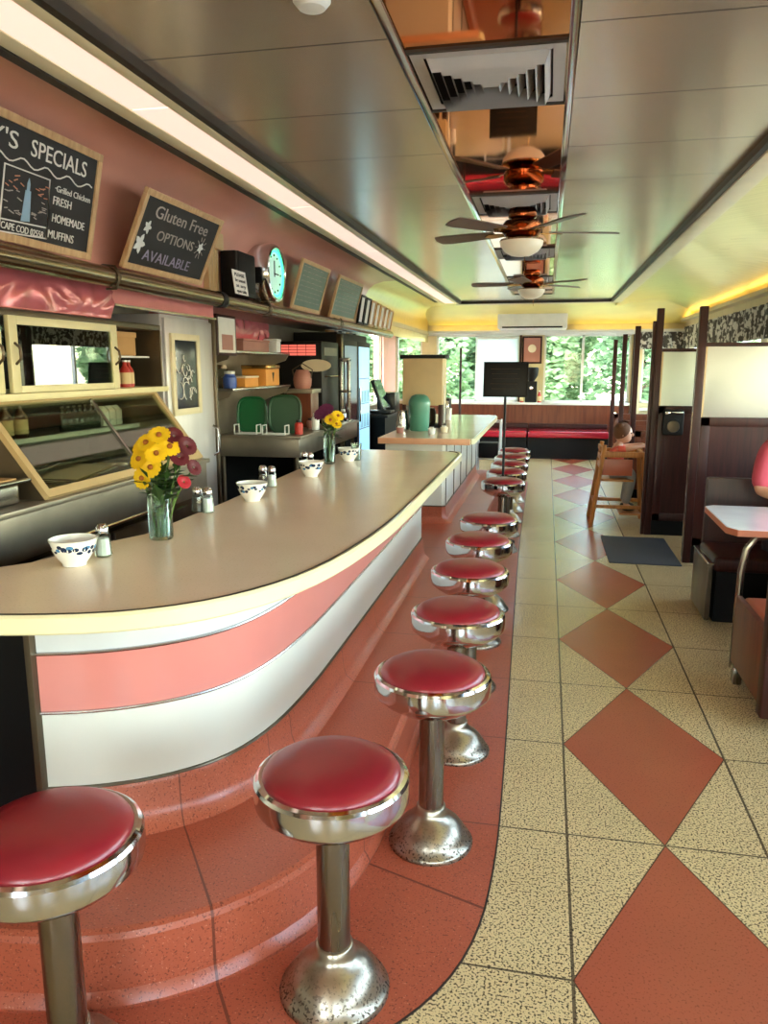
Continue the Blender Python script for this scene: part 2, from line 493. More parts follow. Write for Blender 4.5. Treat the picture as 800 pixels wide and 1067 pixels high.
def text(parent, name, s, M, size, mat, width=None, depth=.0015, align='LEFT'):
    """lettering as a mesh; M places text space (x right, y up, z out) in the world"""
    cu = bpy.data.curves.new('lettering', 'FONT'); cu.body = s; cu.size = size; cu.extrude = depth; cu.align_x = align
    cu.resolution_u = 3
    t = bpy.data.objects.new('lettering_tmp', cu); COL.objects.link(t)
    dg = bpy.context.evaluated_depsgraph_get(); me = bpy.data.meshes.new_from_object(t.evaluated_get(dg))
    bpy.data.objects.remove(t)
    xs = [v.co.x for v in me.vertices] or [0, 1]
    sx = width / (max(xs) - min(xs)) if width else 1.0
    x0 = min(xs) if align == 'LEFT' else 0
    base = origin(parent)
    for v in me.vertices:
        v.co = M @ Vector(((v.co.x - x0) * sx, v.co.y, v.co.z)) - base
    me.materials.clear(); me.materials.append(MATS[mat]); me.name = name
    o = bpy.data.objects.new(name, me); COL.objects.link(o); o.parent = parent
    return o
def basis(o, u, v):
    u = Vector(u).normalized(); v = Vector(v).normalized(); n = u.cross(v)
    M = Matrix((u, v, n)).transposed().to_4x4(); M.translation = Vector(o); return M

# ================================================================ THE SETTING
Y0, Y1, XL, XR, ZC = -2.6, 14.0, -2.75, 2.3, 2.5
struct('floor', B(box, XL - .1, XR + .1, Y0 - .1, Y1 + .1, -.1, 0), 'floor', smooth=0)
edge = [(-2.7, 1.10), (-1.3, 1.12), (-.75, 1.24), (-.40, 1.44), (-.22, 1.64), (-.13, 1.88), (-.105, 2.2), (-.105, 2.6), (-.13, 3.8), (-.165, 5.5), (-.19, 7.0), (-.2, 10.6)]
edge = smooth_path(edge, 2)
struct('floor_border', B(prism, edge + [(-2.7, 10.6)], -.01, .0015), 'pink terrazzo', smooth=0)
o = struct('trim_border_joint', B(sweep, edge, [(0, -.004), (.006, -.004), (.006, .0018), (0, .0018)]), 'seam and shade dark', smooth=0)

# counter footrest platform
P_step = smooth_path([(-2.7, 1.37), (-1.5, 1.37), (-1.05, 1.41), (-.76, 1.565), (-.56, 1.83), (-.483, 2.15), (-.472, 2.5), (-.472, 2.9), (-.472, 10.2)], 2)
struct('platform', B(sweep, P_step, [(0, -.01), (.004, .012), (-.006, .03), (-.016, .042), (-.018, .178), (-.024, .193), (-.038, .2), (-.56, .2), (-.56, -.01)]), 'pink terrazzo', 20)

# walls
def wall_openings(bm, horiz, fixed, t, a0, a1, z0, z1, ops):
    """solid wall from boxes leaving openings (a, b, zlo, zhi); horiz 'x' runs along x"""
    def bx(a, b, lo, hi):
        if b - a < 1e-4 or hi - lo < 1e-4: return
        if horiz == 'x': box(bm, a, b, fixed, fixed + t, lo, hi)
        else: box(bm, fixed, fixed + t, a, b, lo, hi)
    cur = a0
    for (a, b, lo, hi) in sorted(ops):
        bx(cur, a, z0, z1); bx(a, b, z0, lo); bx(a, b, hi, z1); cur = b
    bx(cur, a1, z0, z1)
far_w = [(-2.70, -2.22, .93, 2.10), (-1.96, -.50, .93, 2.10), (-.06, 1.40, .93, 2.10), (1.58, 2.25, .93, 2.10)]
bm = bmesh.new(); wall_openings(bm, 'x', Y1, .12, XL - .1, XR + .1, -.1, 2.7, far_w); struct('wall_far', bm, 'far trim', 0)
right_w = [(-1.9 + i * 2.25, -1.9 + i * 2.25 + 2.0, .95, 2.12) for i in range(7)]
bm = bmesh.new(); wall_openings(bm, 'y', XR, .12, Y0, Y1, -.1, 2.7, right_w); struct('wall_right', bm, 'wall cream', 0)
left_w = [(11.0, 12.9, .93, 2.10)]
bm = bmesh.new(); wall_openings(bm, 'y', XL - .12, .12, Y0, Y1, -.1, 2.7, left_w); struct('wall_left', bm, 'dull steel', 0)
near_w = [(-1.5, -.5, .9, 2.1), (.6, 1.8, .9, 2.1)]
bm = bmesh.new(); wall_openings(bm, 'x', Y0 - .12, .12, XL - .1, XR + .1, -.1, 2.7, near_w); struct('wall_near', bm, 'wall cream', 0)
struct('roof', B(box, XL - .3, XR + .3, Y0 - .3, Y1 + .3, 2.62, 2.72), 'dull steel', 0)

wi = [0]
def window(horiz, fixed, a, b, lo, hi, mull=(), bar=.035, depth=.05, mat='white paint', rail=None):
    """frame with panes in it"""
    wi[0] += 1
    f = bmesh.new()
    def bx(bm, p, q, l, h, d=depth, off=0):
        if horiz == 'x': box(bm, p, q, fixed + off, fixed + off + d, l, h)
        else: box(bm, fixed + off, fixed + off + d, p, q, l, h)
    bx(f, a, a + bar, lo, hi); bx(f, b - bar, b, lo, hi); bx(f, a, b, lo, lo + bar); bx(f, a, b, hi - bar, hi)
    for m in mull: bx(f, m - bar * .6, m + bar * .6, lo, hi)
    o = struct('window_%d' % wi[0], f, mat, 0)
    g = bmesh.new()
    bx(g, a + bar, b - bar, lo + bar, hi - bar, .006, depth * .5)
    ob('pane', g, 'window glass', o, smooth=0)
    return o
window('x', Y1 + .03, -2.70, -2.22, .93, 2.10)
window('x', Y1 + .03, -1.96, -.50, .93, 2.10, (-1.24,))
window('x', Y1 + .03, -.06, 1.40, .93, 2.10, (.60,))
window('x', Y1 + .03, 1.58, 2.25, .93, 2.10)
for (a, b, lo, hi) in right_w: window('y', XR + .03, a, b, lo, hi, ((a + b) / 2,))
for (a, b, lo, hi) in left_w: window('y', XL - .08, a, b, lo, hi)
for (a, b, lo, hi) in near_w: window('x', Y0 - .08, a, b, lo, hi, ((a + b) / 2,))
# far wall trim: sills, piers, wood dado
struct('trim_1', B(box, -2.2, 1.45, Y1 - .06, Y1, .885, .935, .006), 'white paint')
struct('trim_2', B(box, -2.72, 2.28, Y1 - .05, Y1, 2.09, 2.15, .006), 'white paint')
struct('trim_3', B(box, -2.74, -2.705, 12.93, 13.98, .9, 2.1), 'post pink', 0)
struct('trim_4', B(box, -.485, -.45, Y1 - .05, Y1, .935, 2.09), 'dark wood', 0)
struct('trim_5', B(box, 1.42, 1.47, Y1 - .08, Y1, 0, 2.09), 'dark wood', 0)
struct('trim_6', B(box, 1.48, 1.575, Y1 - .06, Y1, 0, 2.15), 'wall cream', 0)
struct('wainscot', B(box, XL, 1.41, Y1 - .03, Y1, 0, .884), 'brown wood', 0)
bm = bmesh.new()
for z in (.66, .80): box(bm, 1.5, 2.25, Y1 - .05, Y1, z, z + .05)
struct('trim_7', bm, 'white paint', 0)

# right wall: header band and patterned valance under it
struct('trim_8', B(box, XR - .05, XR, Y0, Y1, 2.14, 2.30, .01), 'far trim')
bm = bmesh.new(); pts = []
n = 260
for i in range(n + 1):
    y = Y0 + .1 + (Y1 - Y0 - .2) * i / n; pts.append((XR - .075 + .022 * math.sin(i * 1.35), y))
sweep(bm, pts, [(0, 1.84), (.006, 1.84), (.006, 2.2), (0, 2.2)])
v = ob('window_valance', bm, 'valance', at=(XR - .07, 6, 2.2)); tag(v, 'dark and white patterned valance along the top of the booth windows', 'valance')
bm = bmesh.new(); pts = [(1.5 + .8 * i / 24, Y1 - .09 + .015 * math.sin(i * 1.6)) for i in range(24)]
sweep(bm, pts, [(0, 1.84), (.006, 1.84), (.006, 2.13), (0, 2.13)])
v = ob('window_valance', bm, 'valance', at=(1.85, Y1 - .08, 2.1)); tag(v, 'short patterned valance over the corner window on the end wall', 'valance')

# ceiling: recessed steel panels, light troughs, curved coves
TX0, TX1, TY1 = -1.29, .86, 11.78
struct('ceiling', B(box, TX0 - .02, TX1 + .02, Y0, TY1 + .02, ZC, ZC + .04), 'ceiling steel', 0)
# tray upstand and left light trough
TZ = 2.465
bm = bmesh.new()
box(bm, TX0 - .03, TX0, Y0, TY1, TZ, ZC + .03)
struct('trim_9', bm, 'seam and shade dark', 0)  # shadow gap beside the trough, its shade put into the colour
bm = bmesh.new(); box(bm, -1.37, TX0 - .03, Y0, TY1 + .1, TZ, ZC + .05, .004); struct('trim_10', bm, 'trough cream')
bm = bmesh.new(); box(bm, -1.59, -1.52, Y0, TY1 - .2, TZ, ZC + .05, .004); struct('trim_11', bm, 'trough cream')
bm = bmesh.new(); box(bm, -1.63, -1.59, Y0, TY1 - .4, TZ - .005, ZC + .05); struct('trim_12', bm, 'seam and shade dark', 0)
for k in range(8):
    y0 = Y0 + k * 1.79
    t = ob('trough_light', B(box, -1.52, -1.37, y0 + .008, y0 + 1.782, TZ + .004, ZC + .04), 'diffuser', at=(-1.445, y0 + .9, TZ + .03), smooth=0)
    tag(t, 'white diffuser section of the left ceiling light trough, number %s from its far end' % ['eight', 'seven', 'six', 'five', 'four', 'three', 'two', 'one'][k], 'ceiling light', 'diffusers of the light trough')
# right lip and far lip, their shadow gaps painted dark
bm = bmesh.new(); box(bm, TX1, TX1 + .03, Y0, TY1, TZ, ZC + .03); struct('trim_13', bm, 'seam and shade dark', 0)
bm = bmesh.new(); box(bm, TX1 + .03, TX1 + .15, Y0, TY1 + .12, TZ - .01, ZC + .05, .012); struct('trim_14', bm, 'trough cream')
bm = bmesh.new(); box(bm, TX0 - .03, TX1 + .03, TY1, TY1 + .03, TZ, ZC + .03); struct('trim_15', bm, 'seam and shade dark', 0)
bm = bmesh.new(); box(bm, -1.37, TX1 + .15, TY1 + .03, TY1 + .14, TZ - .01, ZC + .05, .012); struct('trim_16', bm, 'trough cream')
# coves (cross-section strips)
def strip(bm, sec, axis, a, b):
    """sec: [(p, z)] cross-section, carried from a to b along the axis"""
    for (p, z), (q, w) in zip(sec, sec[1:]):
        if axis == 'y': quad(bm, (p, a, z), (q, a, w), (q, b, w), (p, b, z))
        else: quad(bm, (a, p, z), (a, q, w), (b, q, w), (b, p, z))
    bmesh.ops.remove_doubles(bm, verts=bm.verts, dist=1e-5)
rc = [(1.0, 2.475)] + [(1.0 + 1.295 * s, 2.475 + .07 * math.sin(PI * s) - .09 * s ** 2.2) for s in [i / 12 for i in range(1, 13)]]
bm = bmesh.new(); strip(bm, rc, 'y', Y0, Y1); struct('ceiling_cove_right', bm, 'cove steel reflection tint', 60)
lc = [(-2.10, 1.97), (-2.10, 2.22), (-2.085, 2.33), (-2.04, 2.42), (-1.97, 2.475), (-1.86, 2.505), (-1.72, 2.51), (-1.58, 2.51)]
bm = bmesh.new(); strip(bm, lc, 'y', Y0, 8.9); struct('wall_left_upper', bm, 'pink laminate', 60)
bm = bmesh.new(); strip(bm, lc, 'y', 8.9, 13.9); struct('ceiling_cove_left', bm, 'cove steel reflection tint', 60)
fc = [(TY1 + .12, 2.55), (12.3, 2.545), (12.8, 2.49), (13.2, 2.42), (13.6, 2.36), (13.995, 2.27)]
bm = bmesh.new(); strip(bm, fc, 'x', -2.1, XR); struct('ceiling_cove_far', bm, 'cove glow yellow', 60)
struct('wall_left_soffit', B(box, XL, -2.08, Y0, 10.2, 1.965, 1.99), 'dull steel', 0)
struct('trim_17', B(box, -2.74, -2.09, 10.2, 13.95, 2.1, 2.16), 'far trim', 0)

# fluted oak pilasters on the pink panel
def pilaster(y, w):
    bm = bmesh.new()
    for k in range(4): box(bm, -2.098, -2.06, y + k * w / 4 + .004, y + (k + 1) * w / 4 - .004, 2.0, 2.27, .004)
    box(bm, -2.098, -2.03, y - .02, y + w + .02, 2.27, 2.37, .008)
    box(bm, -2.098, -2.05, y - .01, y + w + .01, 1.99, 2.02)
    return bm
struct('pilaster_1', pilaster(4.59, .16), 'oak fluted'); struct('pilaster_2', pilaster(5.86, .12), 'oak fluted')

# centre strip of the ceiling: rails, amber mirrors, air vents
CX0, CX1 = -.455, .025
struct('trim_18', B(box, CX0 - .035, CX0, Y0, 10.7, ZC - .02, ZC + .005, .006), 'chrome')
struct('trim_19', B(box, CX1, CX1 + .03, Y0, 10.7, ZC - .02, ZC + .005, .006), 'chrome')
mir = [(.98, 2.515, 'nearest the camera'), (3.045, 4.545, 'between the two near air vents'), (5.075, 6.57, 'just beyond the near ceiling fan'), (7.105, 8.6, 'around the far ceiling fan'), (9.13, 10.65, 'last before the far end')]
for a, b, w in mir:
    t = thing('ceiling_mirror', ((CX0 + CX1) / 2, (a + b) / 2, ZC), 'amber mirrored panel in the centre strip of the ceiling, ' + w, 'mirror panel', 'amber ceiling mirrors')
    ob('mirror_panel', B(box, CX0, CX1, a + .02, b - .02, ZC - .012, ZC), 'amber mirror', t, smooth=0)
    for e_ in (a, b - .02): ob('edge_trim', B(box, CX0, CX1, e_, e_ + .02, ZC - .02, ZC), 'seam and shade dark', t)
vents = [(2.515, 3.045, 'nearest the camera'), (4.545, 5.075, 'beside the near ceiling fan'), (6.57, 7.105, 'second from the far end'), (8.6, 9.13, 'farthest from the camera')]
for a, b, w in vents:
    cx, cy = (CX0 + CX1) / 2, (a + b) / 2
    t = thing('air_vent', (cx, cy, ZC), 'grey square stepped louvre air vent in the ceiling strip, ' + w, 'air vent', 'ceiling air vents')
    hx, hy = (CX1 - CX0) / 2 - .005, (b - a) / 2 - .005
    bm = bmesh.new()
    def ring(bm, s0, s1, z0, z1):
        a_ = [(cx - hx * s0, cy - hy * s0), (cx + hx * s0, cy - hy * s0), (cx + hx * s0, cy + hy * s0), (cx - hx * s0, cy + hy * s0)]
        b_ = [(cx - hx * s1, cy - hy * s1), (cx + hx * s1, cy - hy * s1), (cx + hx * s1, cy + hy * s1), (cx - hx * s1, cy + hy * s1)]
        for i in range(4):
            j = (i + 1) % 4
            quad(bm, (*a_[i], z0), (*a_[j], z0), (*b_[j], z1), (*b_[i], z1))
            quad(bm, (*a_[i], z0 + .004), (*b_[i], z1 + .004), (*b_[j], z1 + .004), (*a_[j], z0 + .004))
    ring(bm, 1.0, .84, ZC - .016, ZC - .016)
    ob('frame', bm, 'diffuser grey', t, smooth=0)
    for k in range(6):
        s = .82 - k * .125
        bm = bmesh.new(); ring(bm, s, max(.02, s - .085), ZC - .004, ZC - .048)
        ob('louvre', bm, 'diffuser grey', t, smooth=0)
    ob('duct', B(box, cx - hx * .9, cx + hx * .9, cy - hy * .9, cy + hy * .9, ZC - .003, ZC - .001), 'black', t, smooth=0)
# smoke detector
t = thing('smoke_detector', (-.637, 2.13, ZC), 'small white smoke detector on the ceiling at the top edge', 'smoke detector')
ob('housing', B(lathe, [(.05, 0), (.05, -.015), (.035, -.032), (0, -.034)], (-.637, 2.13, ZC)), 'white plastic', t)

# amber tubes added to light the coves, behind lips added to hide them
struct('trim_20', B(box, XR - .16, XR, Y0, Y1, 2.29, 2.305, .003), 'far trim', 0)
struct('trim_21', B(box, XR - .165, XR - .155, Y0, Y1, 2.29, 2.335), 'far trim', 0)
struct('trim_22', B(box, -2.1, XR, Y1 - .16, Y1, 2.125, 2.14, .003), 'white paint', 0)
struct('trim_23', B(box, -2.1, XR, Y1 - .165, Y1 - .155, 2.125, 2.17), 'white paint', 0)
for k in range(5):
    y0 = 4.2 + k * 1.95
    t = ob('added_cove_lamp', B(tube, [(XR - .09, y0, 2.325), (XR - .09, y0 + 1.8, 2.325)], .012, 8), 'added amber glow', at=(XR - .09, y0 + .9, 2.32))
    tag(t, 'added amber cove light above the booth windows, number %s from the end wall' % ['five', 'four', 'three', 'two', 'one'][k], 'lamp', 'added amber cove lights')
for k in range(2):
    x0 = (-2.0, .45)[k]
    t = ob('added_cove_lamp', B(tube, [(x0, Y1 - .09, 2.16), (x0 + 1.4, Y1 - .09, 2.16)], .012, 8), 'added amber glow', at=(x0 + .7, Y1 - .09, 2.155))
    tag(t, 'added amber cove light above the end windows, %s of the air conditioner' % ('left', 'right')[k], 'lamp', 'added amber cove lights')

# outside: lawn and trees
struct('ground', B(box, -40, 40, -30, 60, -.85, -.7), 'asphalt', 0)
struct('lawn', B(box, -20, 20, 16.5, 50, -.7, -.68), 'grass', 0)
def foliage_mesh(bm, rnd, blobs, n, s):
    for (c, r) in blobs:
        for _ in range(n):
            u, v_ = rnd.uniform(-1, 1), rnd.uniform(0, 2 * PI); q = math.sqrt(1 - u * u); rr = r * rnd.uniform(.72, 1.05)
            p = Vector((c[0] + q * math.cos(v_) * rr, c[1] + q * math.sin(v_) * rr, c[2] + u * rr * .85))
            d = Vector((rnd.gauss(0, 1), rnd.gauss(0, 1), rnd.gauss(0, 1))).normalized(); a, b = frame_axes(d); k = s * rnd.uniform(.6, 1.3)
            quad(bm, p - a * k, p - b * k * .5, p + a * k, p + b * k * .5)
tree_labels = ['leafy green tree outside the narrow left window of the end wall', 'bright green tree outside the wide end window behind the brewer', 'green tree behind the white roller blind', 'bright leafy tree outside the right end window, left pane', 'bright leafy tree outside the right end window, right pane', 'green tree outside the corner window under the patterned valance', 'green tree outside the window beside the drinks fridge', 'tree of the second row, seen past the narrow left end window', 'tree of the second row, left in the wide end window', 'tree of the second row, right in the wide end window', 'tree of the second row, hidden partly by the post with the poster', 'tree of the second row, middle of the right end window', 'tree of the second row, at the right end of the right end window', 'tree of the second row outside the fridge side window']
tree_pos = [(-6.0, 20.5), (-3.2, 21.5), (-.4, 22.5), (2.4, 21.5), (5.2, 22.5), (8.2, 21.5), (-7.8, 15.5), (-7.2, 24.5), (-4.6, 25), (-2.0, 24.8), (.6, 25.2), (3.6, 25), (6.4, 25.4), (-10.2, 17.5)]
for i, (x, y) in enumerate(tree_pos):
    rnd = random.Random(i)
    t = thing('tree', (x, y, -.7), tree_labels[i], 'tree', 'trees outside the windows')
    bm = bmesh.new(); blobs = [((x + rnd.uniform(-.75, .75), y + rnd.uniform(-.5, .5), rnd.uniform(.0, 4.6)), rnd.uniform(.55, .72)) for _ in range(26)]
    foliage_mesh(bm, rnd, blobs, 330, .125)
    ob('crown', bm, 'leaves light' if i % 3 else 'leaves mid', t, smooth=0)
    ob('trunk', B(tube, [(x, y, -.75), (x + .05, y, 1.2), (x - .05, y, 3.4)], [.16, .12, .05], 8), 'bark', t)

# ================================================================ THE COUNTERS
P_top = smooth_path([(-2.62, 1.51), (-1.75, 1.51), (-1.30, 1.555), (-.98, 1.65), (-.77, 1.85), (-.645, 2.17), (-.585, 2.7), (-.57, 3.2), (-.57, 5.1), (-.575, 5.42), (-.66, 5.50)], 2)
P_pan = smooth_path([(-1.375, 1.80), (-1.23, 1.845), (-1.08, 1.93), (-.945, 2.07), (-.872, 2.28), (-.842, 2.6), (-.835, 3.0), (-.835, 5.3)], 2)
top_poly = P_top + [(-1.40, 5.50), (-1.43, 4.6), (-1.40, 3.2), (-1.41, 2.5), (-1.5, 2.3), (-1.55, 2.05), (-1.66, 1.92), (-2.62, 1.92)]
T = thing('diner_counter', (-1.1, 3.6, .2), 'long front lunch counter with cream top, rounded end and pink and white stripes', 'counter')
ob('countertop', B(prism, top_poly, .915, .95), 'laminate', T)
ob('edge_band', B(sweep, P_top, [(-.006, .905), (.012, .905), (.016, .91), (.016, .948), (.008, .955), (-.006, .952)]), 'edge yellow', T)['label'] = 'pale yellow edge band'
ob('edge_joint', B(sweep, P_top, [(-.012, .950), (-.004, .950), (-.004, .9535), (-.012, .9535)]), 'seam and shade dark', T)
def band(z0, z1, o0=0.0, o1=-.03): return [(o1, z0), (o0, z0), (o0, z1), (o1, z1)]
ob('upper_panel', B(sweep, P_pan, band(.757, .912)), 'panel grey', T)['label'] = 'pale grey upper panel'
ob('stripe_panel', B(sweep, P_pan, band(.58, .757, .002)), 'stripe pink', T)['label'] = 'salmon pink stripe'
ob('lower_panel', B(sweep, P_pan, band(.345, .58)), 'panel white', T)['label'] = 'white lower panel'
for z in (.757, .58, .345):
    ob('chrome_trim', B(sweep, P_pan, [(0, z - .005), (.007, z - .004), (.009, z), (.007, z + .004), (0, z + .005)]), 'stainless' if z > .4 else 'dark steel', T)
ob('kick', B(sweep, P_pan, [(-.03, .345), (.006, .345), (.012, .33), (.018, .26), (.03, .225), (.062, .2), (-.03, .2)]), 'pink terrazzo', T)['label'] = 'pink terrazzo kick'
ob('cabinet_body', B(prism, [(-1.38, 2.02), (-1.30, 1.99), (-1.12, 2.03), (-.98, 2.16), (-.91, 2.4), (-.88, 2.8), (-.88, 5.28), (-1.38, 5.28)], .2, .914), 'black', T)  # black colour stands for the shade in the open counter end
ob('dark_void_panel', B(box, -2.62, -1.38, 1.86, 1.9, 0, .914), 'black', T)  # shade under the counter return put in as a black panel
ob('end_post', B(box, -1.392, -1.372, 1.775, 1.83, .2, .912, .003), 'dark steel', T)

T2 = thing('diner_counter', (-1.1, 8.1, .2), 'second lunch counter farther back, standing under the teal pitcher', 'counter')
rim2 = [(-1.40, 6.46), (-.66, 6.46), (-.61, 6.475), (-.59, 6.52), (-.585, 9.5), (-.62, 9.72), (-.72, 9.82), (-1.40, 9.82)]
ob('countertop', B(prism, rim2, .915, .95), 'laminate', T2)
ob('edge_band', B(sweep, rim2[2:7], [(-.004, .905), (.014, .905), (.014, .952), (-.004, .952)]), 'edge yellow', T2)
ob('end_band', B(box, -1.40, -.61, 6.445, 6.46, .90, .952, .004), 'peach edge', T2)['label'] = 'peach coloured end edge'
P2 = [(-1.36, 6.58), (-.86, 6.58), (-.835, 6.61), (-.835, 9.6)]
ob('upper_panel', B(sweep, P2, band(.345, .912)), 'panel white', T2)
ob('chrome_trim', B(sweep, P2, [(0, .34), (.008, .342), (.008, .35), (0, .352)]), 'dark steel', T2)
bm = bmesh.new()
for k in range(5): box(bm, -.834, -.828, 6.64 + k * .6, 6.65 + k * .6, .345, .91)
ob('panel_joint', bm, 'dark steel', T2)
ob('kick', B(sweep, P2, [(-.03, .345), (.006, .345), (.014, .26), (.03, .225), (.06, .2), (-.03, .2)]), 'pink terrazzo', T2)
ob('cabinet_body', B(box, -1.36, -.88, 6.62, 9.6, .2, .914), 'soft black', T2)

# ================================================================ STOOLS
def make_stool():
    t = thing('counter_stool', (0, 0, 0), '', 'stool', 'red counter stools')
    bm = bmesh.new(); lathe(bm, [(0, .628), (.05, .628), (.10, .625), (.14, .618), (.16, .606), (.167, .594), (.166, .583)], seg=40); ob('seat_cushion', bm, 'red vinyl', t, smooth=60)
    bm = bmesh.new(); lathe(bm, [(.160, .588), (.166, .596), (.174, .597), (.182, .592), (.1865, .584), (.1870, .560), (.1855, .534), (.1835, .529), (.165, .511), (.135, .491), (.105, .478), (.06, .471), (0, .469)], seg=48); ob('chrome_ring', bm, 'chrome', t, smooth=24)
    bm = bmesh.new(); cyl(bm, (0, 0, .10), (0, 0, .472), .041, seg=24); ob('column', bm, 'column steel', t)
    bm = bmesh.new(); lathe(bm, [(.138, 0), (.139, .008), (.134, .016), (.125, .022), (.118, .04), (.10, .066), (.078, .086), (.058, .10), (.05, .115), (.048, .13), (.043, .134), (.04, .134)], seg=40); ob('base', bm, 'worn chrome', t, smooth=50)
    return t
ords = ['red vinyl chrome stool cut off by the left edge, before the rounded counter end',
        'red vinyl chrome stool standing whole in front, at the bend of the pink floor border',
        'red vinyl chrome stool third along the counter, its worn chrome foot fully visible',
        'red vinyl chrome stool fourth along the counter, its foot showing behind the third',
        'red vinyl chrome stool fifth along the counter, only its seat and ring clear',
        'red vinyl chrome stool sixth along the counter, before the last one of the front row',
        'red vinyl chrome stool last of the front counter row, before the gap',
        'red stool first of the second counter row, in front of the black menu stand',
        'red stool second of the second counter row, just behind the menu stand',
        'red stool third of the second counter row', 'red stool fourth of the second counter row', 'red stool farthest away, at the end of the second counter']
spots = [(-.975, 1.275), (-.468, 1.63), (-.32, 2.29), (-.31, 2.92), (-.325, 3.57), (-.335, 4.21), (-.325, 4.83), (-.325, 6.48), (-.33, 7.11), (-.33, 7.72), (-.335, 8.34), (-.335, 8.96)]
stool0 = make_stool()
for i, (x, y) in enumerate(spots):
    o = stool0 if i == 0 else repeat(stool0, (x, y, 0))
    o.location = (x, y, .0015); o.rotation_euler.z = R0.uniform(0, 6); o['label'] = ords[i]

# ================================================================ THINGS ON THE COUNTER
CT = .95
def make_bowl():
    t = thing('soup_bowl', (0, 0, 0), '', 'bowl', 'white patterned bowls on the counter')
    bm = bmesh.new(); lathe(bm, [(.0, .004), (.034, .004), (.036, 0), (.040, 0), (.041, .008), (.058, .03), (.072, .058), (.079, .085), (.0805, .092), (.0785, .093), (.070, .06), (.055, .033), (.035, .014), (0, .012)], seg=40); ob('body', bm, 'porcelain', t, smooth=60)
    rnd = random.Random(3)
    for mname, cnt, ph in (('navy', 26, 0), ('blue glaze', 9, .3)):
        bm = bmesh.new()
        for k in range(cnt):
            a = 2 * PI * k / cnt + ph + rnd.uniform(-.08, .08); z = rnd.uniform(.052, .078)
            r = .0715 + (z - .058) * .27 + .0004; rr = rnd.uniform(.008, .0135)
            lean = math.atan2(.27, 1)
            n = Vector((math.cos(a) * math.cos(lean), math.sin(a) * math.cos(lean), -math.sin(lean))); u, w = frame_axes(n)
            c = Vector((math.cos(a) * r, math.sin(a) * r, z)); pa = rnd.uniform(0, 3); e = rnd.uniform(.5, .9)
            vs = []
            for j in range(10):
                th = 2 * PI * j / 10; p = u * math.cos(th) * rr + w * math.sin(th) * rr * e
                q = c + p; ang = math.atan2(q.y, q.x); r2 = .0715 + (q.z - .058) * .27 + .0006
                vs.append(bm.verts.new((math.cos(ang) * r2, math.sin(ang) * r2, q.z)))
            bm.faces.new(vs)
        ob('painted_motif', bm, mname, t, smooth=0)
    return t
bowls = [((-1.40, 2.05), 'white bowl with blue flowers, nearest on the counter at the left edge'), ((-1.29, 3.25), 'white bowl with blue flowers, just beyond the large vase'),
         ((-1.26, 4.06), 'white bowl with blue flowers, just before the small far vase'), ((-1.235, 4.80), 'white bowl with blue flowers, farthest, beside the clear tumbler')]
b0 = make_bowl()
for i, ((x, y), l) in enumerate(bowls):
    o = b0 if i == 0 else repeat(b0, (x, y, CT)); o.location = (x, y, CT + .001); o.rotation_euler.z = i * 1.3; o.scale = (.88, .88, .9); o['label'] = l
def make_shaker(fill):
    t = thing('salt_shaker' if fill == 'salt' else 'pepper_shaker', (0, 0, 0), '', 'shaker', 'shakers on the counter')
    bm = bmesh.new(); lathe(bm, [(0, 0), (.021, 0), (.024, .004), (.022, .03), (.020, .055), (.017, .066), (.016, .07)], seg=10); ob('glass_body', bm, 'clear glass', t, smooth=20)
    bm = bmesh.new(); lathe(bm, [(0, .004), (.0195, .004), (.018, .03), (.0165, .05), (0, .05)], seg=10); ob('filling', bm, fill, t)
    bm = bmesh.new(); lathe(bm, [(.0175, .066), (.0185, .07), (.0175, .082), (.012, .090), (0, .092)], seg=20); ob('metal_cap', bm, 'chrome', t)
    return t
sh = [((-1.375, 2.17), 'salt', 'glass salt shaker beside the nearest bowl'), ((-1.365, 2.94), 'salt', 'glass salt shaker right of the large vase'), ((-1.415, 2.95), 'pepper', 'glass pepper shaker tucked behind the salt by the large vase'),
      ((-1.345, 3.66), 'salt', 'glass salt shaker just right of the second bowl'), ((-1.40, 3.68), 'pepper', 'dark pepper shaker behind the second bowl'), ((-1.34, 4.30), 'salt', 'small salt shaker behind the third bowl'), ((-1.39, 4.34), 'pepper', 'pepper shaker behind the third bowl')]
s0 = {}
for (x, y), f, l in sh:
    if f in s0: o = repeat(s0[f], (x, y, CT + .001), l)
    else: o = s0[f] = make_shaker(f); o.location = (x, y, CT + .001); o['label'] = l
    o.scale = (1.12, 1.12, 1.16)
t = thing('tumbler', (-1.195, 4.84, CT), 'clear empty tumbler beside the farthest bowl', 'glass')
bm = bmesh.new(); lathe(bm, [(0, 0), (.028, 0), (.030, .004), (.036, .11), (.034, .11), (.027, .008), (0, .008)], (-1.195, 4.84, CT + .001), 24); ob('body', bm, 'clear glass', t)

